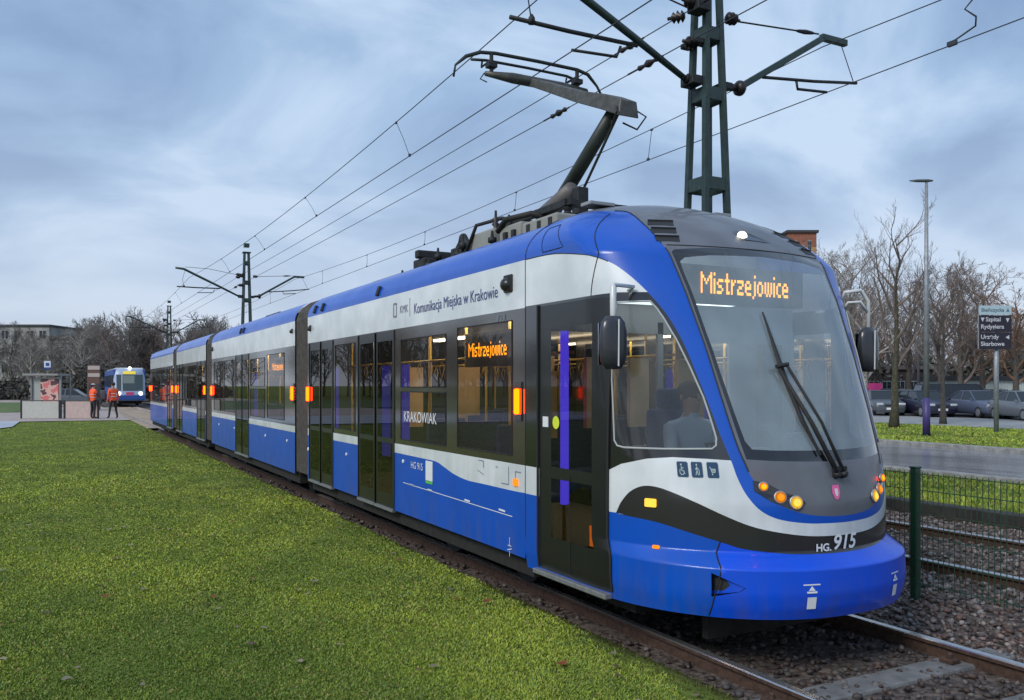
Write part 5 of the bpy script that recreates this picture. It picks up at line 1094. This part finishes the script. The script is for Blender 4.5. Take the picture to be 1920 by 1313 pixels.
# ============================================================ parked cars
def parked_car(px, Z, ang, color, label, L_=4.3, W_=1.76, H_=1.46, van=False, wagon=False, lights=False):
    cm = mat('car_paint_%s' % '_'.join('%d' % (c*100) for c in color), tuple(q*.38 for q in color), .35, coat=.3)
    x, y = at(px, Z=Z); root = empty('parked_car', (0, 0, 0), label, 'car', 'cars parked along the lot')
    b = L_/2
    if van: top = [(-b*.99, .62), (-b*.96, .98), (-b*.70, 1.10), (-b*.45, H_), (b*.90, H_), (b*.98, 1.1), (b, .55)]; gh = (-.68, -.42, .88, .97)
    elif wagon: top = [(-b, .55), (-b*.97, .78), (-b*.52, .95), (-b*.18, H_), (b*.72, H_-.03), (b*.93, 1.0), (b, .55)]; gh = (-.50, -.18, .70, .92)
    else: top = [(-b, .52), (-b*.97, .76), (-b*.50, .93), (-b*.14, H_), (b*.40, H_-.02), (b*.80, .98), (b*.98, .93), (b, .55)]; gh = (-.48, -.14, .40, .78)
    # lower body: section loft along the length
    st = [-1, -.97, -.8, -.5, 0, .5, .8, .97, 1]; belt = lambda t: np.interp(t, [-1, -.96, -.5, 0, .7, .98, 1], [.58, .74, .92, .95, 1.0, .96, .62])
    if van: belt = lambda t: np.interp(t, [-1, -.97, -.7, .98, 1], [.6, .95, 1.05, 1.1, .6])
    prof = lambda t, wz: [(-.86*wz, .20), (-1*wz, .36), (-1.0*wz, .62), (-.93*wz, belt(t)), (0, belt(t)+.03), (.93*wz, belt(t)), (1.0*wz, .62), (1*wz, .36), (.86*wz, .20)]
    mb = MB(); vs = []
    for t in st:
        wz = W_/2*(1 if abs(t) < .9 else (.93 if abs(t) < .99 else .80))
        vs += [(a, t*b, z) for a, z in prof(t, wz)]
    n_ = 9; fs = [(i*n_+j, i*n_+j+1, (i+1)*n_+j+1, (i+1)*n_+j) for i in range(len(st)-1) for j in range(n_-1)]+[(i*n_+8, i*n_, (i+1)*n_, (i+1)*n_+8) for i in range(len(st)-1)]+[tuple(range(n_))[::-1], tuple((len(st)-1)*n_+j for j in range(n_))]
    mb.add(vs, fs); body = mb.build('body', cm, root, smooth=True, bev=.03)
    # glasshouse and roof
    g0, g1, g2, g3 = [q*b for q in gh]; zb = lambda yy: float(belt(yy/b))-.01; w1, w0 = W_/2*.72, W_/2*.90
    mb = MB(); v = [(-w0, g0, zb(g0)), (w0, g0, zb(g0)), (w1, g1, H_-.03), (-w1, g1, H_-.03), (-w0, g3, zb(g3)), (w0, g3, zb(g3)), (w1, g2, H_-.05), (-w1, g2, H_-.05)]
    mb.add(v, [(0, 1, 2, 3), (5, 4, 7, 6), (1, 5, 6, 2), (4, 0, 3, 7)]); mb.build('windows', CARGLASS, root, bev=.03)
    mb = MB(); mb.add([(-w1-.02, g1-.04, H_-.05), (w1+.02, g1-.04, H_-.05), (w1+.02, g2+.05, H_-.07), (-w1-.02, g2+.05, H_-.07), (-w1*.85, g1+.1, H_), (w1*.85, g1+.1, H_), (w1*.85, g2-.1, H_), (-w1*.85, g2-.1, H_)], [(4, 5, 6, 7), (0, 1, 5, 4), (1, 2, 6, 5), (2, 3, 7, 6), (3, 0, 4, 7), (3, 2, 1, 0)]); mb.build('roof', cm, root, smooth=True)
    for sx in (-1, 1):
        mb = MB()
        for (ya, za, yb2, zb2) in ((g0, zb(g0), g1, H_-.04), ((g1+g2)/2, zb(0), (g1+g2)/2-.02, H_-.05), (g3, zb(g3), g2, H_-.05)): mb.bar((sx*(w0+.005), ya, za), (sx*(w1+.008), yb2, zb2), .05, .05)
        mb.build('window_pillar', cm, root)
        MB().box((sx*(W_/2+.06), g0+.12, .98), (.16, .08, .11)).build('side_mirror', cm, root, bev=.02)
        for yy in (-b*.66, b*.62):
            wh_ = MB().lathe((sx*(W_/2-.20), yy, .31), (sx, 0, 0), [(0, .31), (.19, .31), (.205, .285)], 20).build('wheel', RUB, root, smooth=False)
            MB().lathe((sx*(W_/2-.004), yy, .31), (sx, 0, 0), [(0, .21), (.012, .20), (.015, .05)], 10).build('rim', ALU, wh_)
        MB().box((sx*W_*.34, -b+.035, .68), (.36, .10, .13)).build('headlight', mat('headlight_clear', (.5, .52, .55), .1, coat=1), root, bev=.03)
        MB().box((sx*W_*.38, b-.03, .78), (.22, .08, .16)).build('tail_light', mat('tail_red', (.35, .02, .02), .2, coat=1), root, bev=.02)
    MB().box((0, -b-.005, .42), (.52, .03, .12)).build('number_plate', mat('plate_white', (.7, .7, .68), .4), root)
    MB().box((0, -b-.0, .60), (.7, .03, .10)).build('grille', RUB, root, bev=.01)
    root.location = (x, y, .0); root.rotation_euler = (0, 0, ang); return root
A0 = R(-58)   # noses turned towards the camera side
parked_car(1650, 51, R(-35), (.16, .19, .22), 'silver-grey parked car seen left of the slender tree, below the pink banner', wagon=True)
parked_car(1700, 55, R(-60), (.30, .32, .34), 'pale grey parked car half hidden behind the slender tree trunk', wagon=True)
parked_car(1733, 49, R(-28), (.035, .035, .09), 'dark navy parked car directly behind the lamp post foot', wagon=True)
parked_car(1792, 51, R(55), (.022, .025, .045), 'dark van-like parked car right of the thin tree', L_=4.7, H_=1.85, W_=1.85, van=True)
parked_car(1834, 47.5, R(-25), (.22, .27, .42), 'blue-grey parked car left of the sign post', L_=4.3)
parked_car(1886, 48, R(-75), (.03, .045, .05), 'dark teal parked car right of the sign post', L_=4.4)
parked_car(1922, 43.5, R(-30), (.42, .45, .50), 'white parked car cut by the right edge of the photo')
parked_car(1672, 60, R(-70), (.05, .06, .07), 'black parked car in the back row left of the lamp post', H_=1.5)
parked_car(1862, 58, R(-70), (.35, .37, .38), 'silver parked car in the back row behind the sign post', H_=1.5)
parked_car(134, 70, R(75), (.20, .23, .26), 'grey parked car beside the tram stop shelter, lights on')
x, y = at(152, Z=67.8)

# ============================================================ buildings
def window_grid(mb, P, nu, nv, u0, u1, v0, v1, fw_, fh, off):
    for i in range(nu):
        for j in range(nv):
            cu = u0+(u1-u0)*(i+.5)/nu; cv = v0+(v1-v0)*(j+.5)/nv; mb.add([P(cu+a*fw_/2, cv+c*fh/2, off) for a, c in ((-1, -1), (1, -1), (1, 1), (-1, 1))], [(0, 1, 2, 3)])
def block(name, px0, px1, Z, H, depth, label, wallm, cat='building', nu=6, nv=3, fr_=(.6, .55), roofm=None, z0=0, winm=None):
    x0, y0 = at(px0, Z=Z); x1, y1 = at(px1, Z=Z); a = Vector((x0, y0, 0)); b_ = Vector((x1, y1, 0)); d = (b_-a); ln = d.length; d.normalize(); n_ = Vector((-d.y, d.x, 0)); 
    if n_.dot(a) < 0: n_ = -n_
    root = empty(name, ((a+b_)/2), label, cat); P = lambda u, v, o: a+d*u-n_*o+Vector((0, 0, v))
    mb = MB(); mb.add([P(0, 0, 0), P(ln, 0, 0), P(ln, 0, -depth), P(0, 0, -depth), P(0, H, 0), P(ln, H, 0), P(ln, H, -depth), P(0, H, -depth)], [(0, 1, 5, 4), (1, 2, 6, 5), (2, 3, 7, 6), (3, 0, 4, 7), (4, 5, 6, 7)]); mb.build('wall', wallm, root)
    mb = MB(); mb.add([P(u, H+h_, o) for h_ in (.003, .35) for u, o in ((-.25, .25), (ln+.25, .25), (ln+.25, -depth-.2), (-.25, -depth-.2))], [(3, 2, 1, 0), (0, 1, 5, 4), (1, 2, 6, 5), (2, 3, 7, 6), (3, 0, 4, 7), (4, 5, 6, 7)]); mb.build('roof', roofm or mat('roof_felt', (.05, .05, .055), .8), root)
    W_, Hh = ln/nu*fr_[0], H/nv*fr_[1]
    for i in range(nu):
        for j in range(nv):
            cu = ln*(i+.5)/nu; cv = H*(j+.52)/nv; mb = MB(); mb.add([P(cu+q*W_/2, cv+r_*Hh/2, o) for o in (0, .06) for q, r_ in ((-1, -1), (1, -1), (1, 1), (-1, 1))], [(4, 5, 6, 7), (0, 1, 5, 4), (1, 2, 6, 5), (2, 3, 7, 6), (3, 0, 4, 7)])
            f = mb.build('window', ALU if winm is None else winm, root)
            mb = MB()
            for s_ in (-1, 1): mb.add([P(cu+s_*W_*.235+q*W_*.20, cv+r_*Hh*.42, .066) for q, r_ in ((-1, -1), (1, -1), (1, 1), (-1, 1))], [(0, 1, 2, 3)])
            mb.build('pane', CARGLASS, f)
    return root, P, ln
CONC = mat('grey_panel_wall', (.36, .35, .34), .8, var=.35, vscale=.6)
block('apartment_building', -120, 92, 160, 12.6, 14, 'grey panel building with flat roof behind the wood at left', CONC, nu=9, nv=4)
block('office_block', 94, 132, 150, 9.8, 12, 'dark narrow block at the right end of the grey building', mat('dark_cladding', (.045, .045, .055), .6, var=.3), nu=4, nv=4)
BR = mat('red_brick_wall', (.32, .12, .075), .85, var=.25, vscale=3); tw, P, ln = block('brick_tower', 1478, 1531, 120, 22.9, 8, 'red brick tower with ochre band showing above the tram roof', BR, nu=2, nv=6, fr_=(.25, .4))
mb = MB(); mb.add([P(u, v, .05) for u, v in ((0, 18), (ln, 18), (ln, 20.9), (0, 20.9))], [(0, 1, 2, 3)]); mb.build('ochre_band', mat('ochre_render', (.42, .24, .10), .8), tw)
block('low_hall', 1600, 1800, 80, 3.2, 14, 'long low dark brown hall behind the parked cars', mat('brown_cladding', (.05, .035, .035), .8, var=.4, vscale=.5), nu=8, nv=1, fr_=(.7, .3), roofm=mat('hall_roof', (.10, .09, .09), .8))
wh_root, P, ln = block('white_hall', 1795, 2010, 66, 2.1, 6, 'low whitish corrugated shed behind the right-hand parked cars', mat('whitish_green_sheet', (.78, .84, .78), .5, var=.25, vscale=.8), nu=7, nv=1, fr_=(.3, .3))
mb = MB()
for i in range(60): q = P(ln*i/60, 1.05, .04); mb.tube([P(ln*i/60, .05, .03), P(ln*i/60, 2.0, .03)], .04, 4)
mb.build('corrugation', mat('whitish_green_sheet', (0, 0, 0)), wh_root)
kx, ky = at(1634, Z=64); ki = empty('banner_stand', (kx, ky, 0), 'bright pink banner stand behind the leftmost parked cars', 'banner')
rtv = Vector((CT, -ST, 0)); mb = MB(); c = Vector((kx, ky, 1.15)); mb.add([c+rtv*u+Vector((0, 0, v)) for u, v in ((-1.1, -.75), (.8, -.75), (.8, .75), (-1.1, .75))]+[c+rtv*u+Vector((ST*.06, CT*.06, v)) for u, v in ((-1.1, -.75), (.8, -.75), (.8, .75), (-1.1, .75))], [(0, 1, 2, 3), (7, 6, 5, 4), (0, 4, 5, 1), (1, 5, 6, 2), (2, 6, 7, 3), (3, 7, 4, 0)]); mb.build('banner_cloth', mat('pink_banner', (.75, .06, .28), .6, var=.15), ki)
for u in (-1.0, .7): q = c+rtv*u; MB().tube([(q.x+.05, q.y+.08, 0), (q.x+.05, q.y+.08, 2)], .04, 6).build('post', GALV, ki)

# ============================================================ tram stop at the left
PAV = mat('stop_paving', (.42, .34, .31), .75, c2=(.30, .25, .23), vscale=1.2); PATH = mat('wet_path', (.42, .45, .50), .35, var=.2, vscale=.8)
def poly_sheet(name, pts, z, m):
    mb = MB(); mb.add([(x, y, z) for x, y in pts], [tuple(range(len(pts)))]); return tag(mb.build(name, m), kind='structure')
poly_sheet('platform', [(-14, 47.2), (3.3, 46.4), (3.2, 120), (-14, 120)], .045, PAV)
poly_sheet('path', [(-30, 37.5), (-12, 36.0), (-2.6, 37.6), (-1.55, 41.0), (-1.45, 47.25), (-30, 47.25)], .05, PATH)
poly_sheet('grass_verge', [(-60, 66), (-2, 62), (-1, 98), (-60, 98)], .055, mat('verge_green', (.11, .16, .03), .9, c2=(.06, .09, .02), vscale=.8))
poly_sheet('track_crossing', [(3.3, 38.5), (5.95, 38.5), (5.95, 76), (3.3, 76)], -.020, mat('crossing_slab', (.42, .30, .20), .7, c2=(.25, .19, .14), vscale=1.5))
bx = [at(q, Z=44.2) for q in (40, 113, 121, 184)]
ba = empty('barrier', (*bx[0], .02), 'low pale panel barrier with dark posts at the end of the lawn', 'barrier')
for (p, q), m in (((0, 1), mat('barrier_panel_pale', (.50, .50, .45), .35, coat=.4, var=.1)), ((2, 3), mat('barrier_panel_pinkish', (.55, .42, .38), .35, coat=.4, var=.15))):
    a, b_ = Vector((*bx[p], 0)), Vector((*bx[q], 0)); mb = MB(); mb.bar(a+Vector((0, 0, .49)), b_+Vector((0, 0, .49)), .04, .86); mb.build('panel', m, ba)
for k, w_ in ((0, .09), (1, .16), (2, .10), (3, .10)): MB().b2((bx[k][0]-w_/2, bx[k][1]-w_/2, .02), (bx[k][0]+w_/2, bx[k][1]+w_/2, .98)).build('post', mat('barrier_post_dark', (.035, .035, .04), .5), ba)
for p, q in ((0, 1), (2, 3)): MB().tube([(*bx[p], .97), (*bx[q], .97)], .03, 6).build('top_rail', mat('barrier_post_dark', (0, 0, 0)), ba)
# shelter with poster
sx, sy = at(88, Z=56); sh_ = empty('bus_shelter', (sx, sy, .03), 'small tram stop shelter with a reddish poster in its glazed wall', 'shelter')
def rt_box(c, du, dv, dz, nm, m, parent, bev=0): 
    mb = MB(); mb.box(c, (du, dv, dz), rz=-TH); return mb.build(nm, m, parent, bev=bev)
rt_box((sx, sy+.5, 2.42), 2.3, 1.7, .14, 'roof', mat('shelter_roof', (.24, .24, .23), .6), sh_, .03)
for u in (-.95, .95):
    for v in (-.1, 1.1): q = Vector((sx, sy, 0))+Vector((CT, -ST, 0))*u+Vector((ST, CT, 0))*v; MB().tube([(q.x, q.y, .03), (q.x, q.y, 2.38)], .05, 8).build('post', GALV, sh_)
rt_box((sx, sy, 1.2), 1.84, .04, 2.1, 'side_panel', mat('shelter_panel', (.36, .38, .36), .3, coat=.4), sh_)
pm = bpy.data.materials.new('poster_print'); pm.use_nodes = True; t = pm.node_tree; b = t.nodes['Principled BSDF']; v_ = t.nodes.new('ShaderNodeTexNoise'); v_.inputs['Scale'].default_value = 1.8; tcn = t.nodes.new('ShaderNodeTexCoord'); t.links.new(tcn.outputs['Object'], v_.inputs['Vector']); r_ = t.nodes.new('ShaderNodeValToRGB'); t.links.new(v_.outputs['Fac'], r_.inputs[0])
r_.color_ramp.interpolation = 'CONSTANT'; r_.color_ramp.elements[0].color = (.10, .04, .05, 1); r_.color_ramp.elements[1].color = (.62, .38, .33, 1); r_.color_ramp.elements[1].position = .47; e = r_.color_ramp.elements.new(.56); e.color = (.60, .16, .16, 1); t.links.new(r_.outputs[0], b.inputs['Base Color'])
q = Vector((sx, sy, 0))+Vector((CT, -ST, 0))*.2-Vector((ST, CT, 0))*.05; rt_box((q.x, q.y, 1.25), 1.15, .04, 1.8, 'poster', pm, sh_)
sx2, sy2 = at(89, Z=56.5); st_ = empty('stop_sign', (sx2, sy2, .03), 'small blue and white stop sign on a thin pole above the shelter', 'sign')
MB().tube([(sx2, sy2+.3, .03), (sx2, sy2+.3, 3.3)], .035, 8).build('pole', GALV, st_); rt_box((sx2, sy2+.2, 3.12), .42, .05, .42, 'sign_board', mat('stop_white', (.62, .66, .75), .4), st_); rt_box((sx2, sy2+.17, 2.86), .40, .05, .12, 'sign_strip', mat('stop_blue', (.03, .06, .25), .4), st_)
rt_box((sx2, sy2+.17, 3.12), .22, .05, .20, 'tram_symbol', mat('stop_blue', (0, 0, 0)), st_)
tx_, ty_ = at(176, Z=60); to_ = empty('information_totem', (tx_, ty_, .03), 'brown and pale striped totem standing left of the oncoming tram', 'totem')
rt_box((tx_, ty_, 1.6), .86, .2, 3.1, 'totem_body', mat('totem_brown', (.12, .06, .05), .5), to_, .02)
for z in (2.95, 2.45): rt_box((tx_, ty_-.1, z), .80, .08, .26, 'stripe', mat('totem_pale', (.42, .36, .33), .5), to_)
rt_box((tx_, ty_-.1, 1.2), .7, .06, 1.3, 'info_panel', mat('totem_dark', (.05, .05, .06), .4), to_)

# ============================================================ the oncoming tram on the same track
XT, YT = 5.45, 77.5
t2 = empty('tram', (XT, YT, 0), 'small boxy blue and white tram with headlights on, oncoming at far left', 'tram')
def lo2(c, d, nm, m, parent=t2, bev=.04): 
    return MB().box((XT+c[0], YT+c[1], c[2]), d).build(nm, m, parent, bev=bev)
fv = []; pr = [(0, .45), (-.10, 1.0), (.02, 1.25), (.22, 2.5), (.30, 3.0), (.6, 3.12)]
mb = MB(); vs = []
for dy, z in pr:
    for x, k in ((-1.2, .35), (-1.0, .08), (-.5, 0), (.5, 0), (1.0, .08), (1.2, .35)): vs.append((XT+x*(1 if z < 3 else .93), YT+dy+k, z))
n_ = 6; mb.add(vs, [(i*n_+j, i*n_+j+1, (i+1)*n_+j+1, (i+1)*n_+j) for i in range(len(pr)-1) for j in range(n_-1)])
for i in range(3): mb.mi = 0
mb.build('front_body', [mat('old_tram_white', (.34, .42, .58), .4)], t2, smooth=True)
lo2((0, 7.5, 1.75), (2.4, 14.0, 2.6), 'car_body', mat('old_tram_blue', (.03, .09, .32), .4)); lo2((0, 7.4, 3.1), (2.1, 13.6, .16), 'roof', WHITE)
lo2((0, .12, .72), (2.3, .5, .42), 'bumper', mat('old_tram_blue', (0, 0, 0)))
fy = lambda z: YT+float(np.interp(z, [.45, 1.0, 1.25, 2.5, 3.0], [0, -.10, .02, .22, .30]))
def fq(nm, x0, x1, z0, z1, m, o=.03):
    xs = [x for x in (-1.0, -.5, .5, 1.0) if x0 < x < x1]; xs = [x0]+xs+[x1]; mb = MB(); k = len(xs); cv = lambda x: .08*max(0, abs(x)-.5)/.5
    vs = [(XT+x, fy(z)-o+cv(x), z) for z in (z0, z1) for x in xs]+[(XT+x, fy(z)+.05+cv(x), z) for z in (z0, z1) for x in xs]
    mb.add(vs, [(i, i+1, k+i+1, k+i) for i in range(k-1)]+[(i, 2*k+i, 2*k+i+1, i+1) for i in range(k-1)]+[(k+i, k+i+1, 3*k+i+1, 3*k+i) for i in range(k-1)]+[(0, k, 3*k, 2*k), (k-1, 3*k-1, 4*k-1, 2*k-1)]); return mb.build(nm, m, t2)
fq('windscreen', -1.0, 1.0, 1.30, 2.62, mat('old_windscreen', (.06, .09, .10), .35)); fq('destination_display', -.52, .45, 2.66, 2.90, emis('old_display_yellow', (.9, .75, .12), .8)); fq('emblem', -.28, .28, .88, 1.18, mat('emblem_red', (.5, .05, .15), .5), .05)
fq('windscreen_pillar', -.62, -.56, 1.30, 2.62, WHITE, .045); fq('driver_panel', -.5, .35, 1.9, 2.55, mat('old_blind', (.22, .26, .24), .7), .036)
for s in (-1, 1): MB().lathe((XT+s*.82, YT+.02, 1.05), (0, -1, 0), [(0, .15), (.08, .14), (.10, .06)], 14).build('headlight', emis('white_headlamp_on', (1, .95, .85), 5), t2)
MB().lathe((XT, YT+.25, 3.15), (0, -1, 0), [(0, .12), (.08, .1)], 12).build('roof_lamp', emis('white_headlamp_on', (0, 0, 0), 0), t2)
for k in range(5): lo2((-1.2, 2.0+2.6*k, 2.1), (.04, 1.9, 1.0), 'side_window', CARGLASS, t2, 0)
for y in (2.6, 4.4, 10.8, 12.6):
    for s in (-.8, .8): MB().lathe((XT+s-.06, YT+y, .33), (1, 0, 0), [(0, .33), (.12, .33)], 18).build('wheel', DARK, t2)
lo2((0, 7, .45), (1.9, 13, .5), 'underframe', UNDER)
for o in list(bpy.data.objects):
    if '_id' in o.keys(): del o['_id']
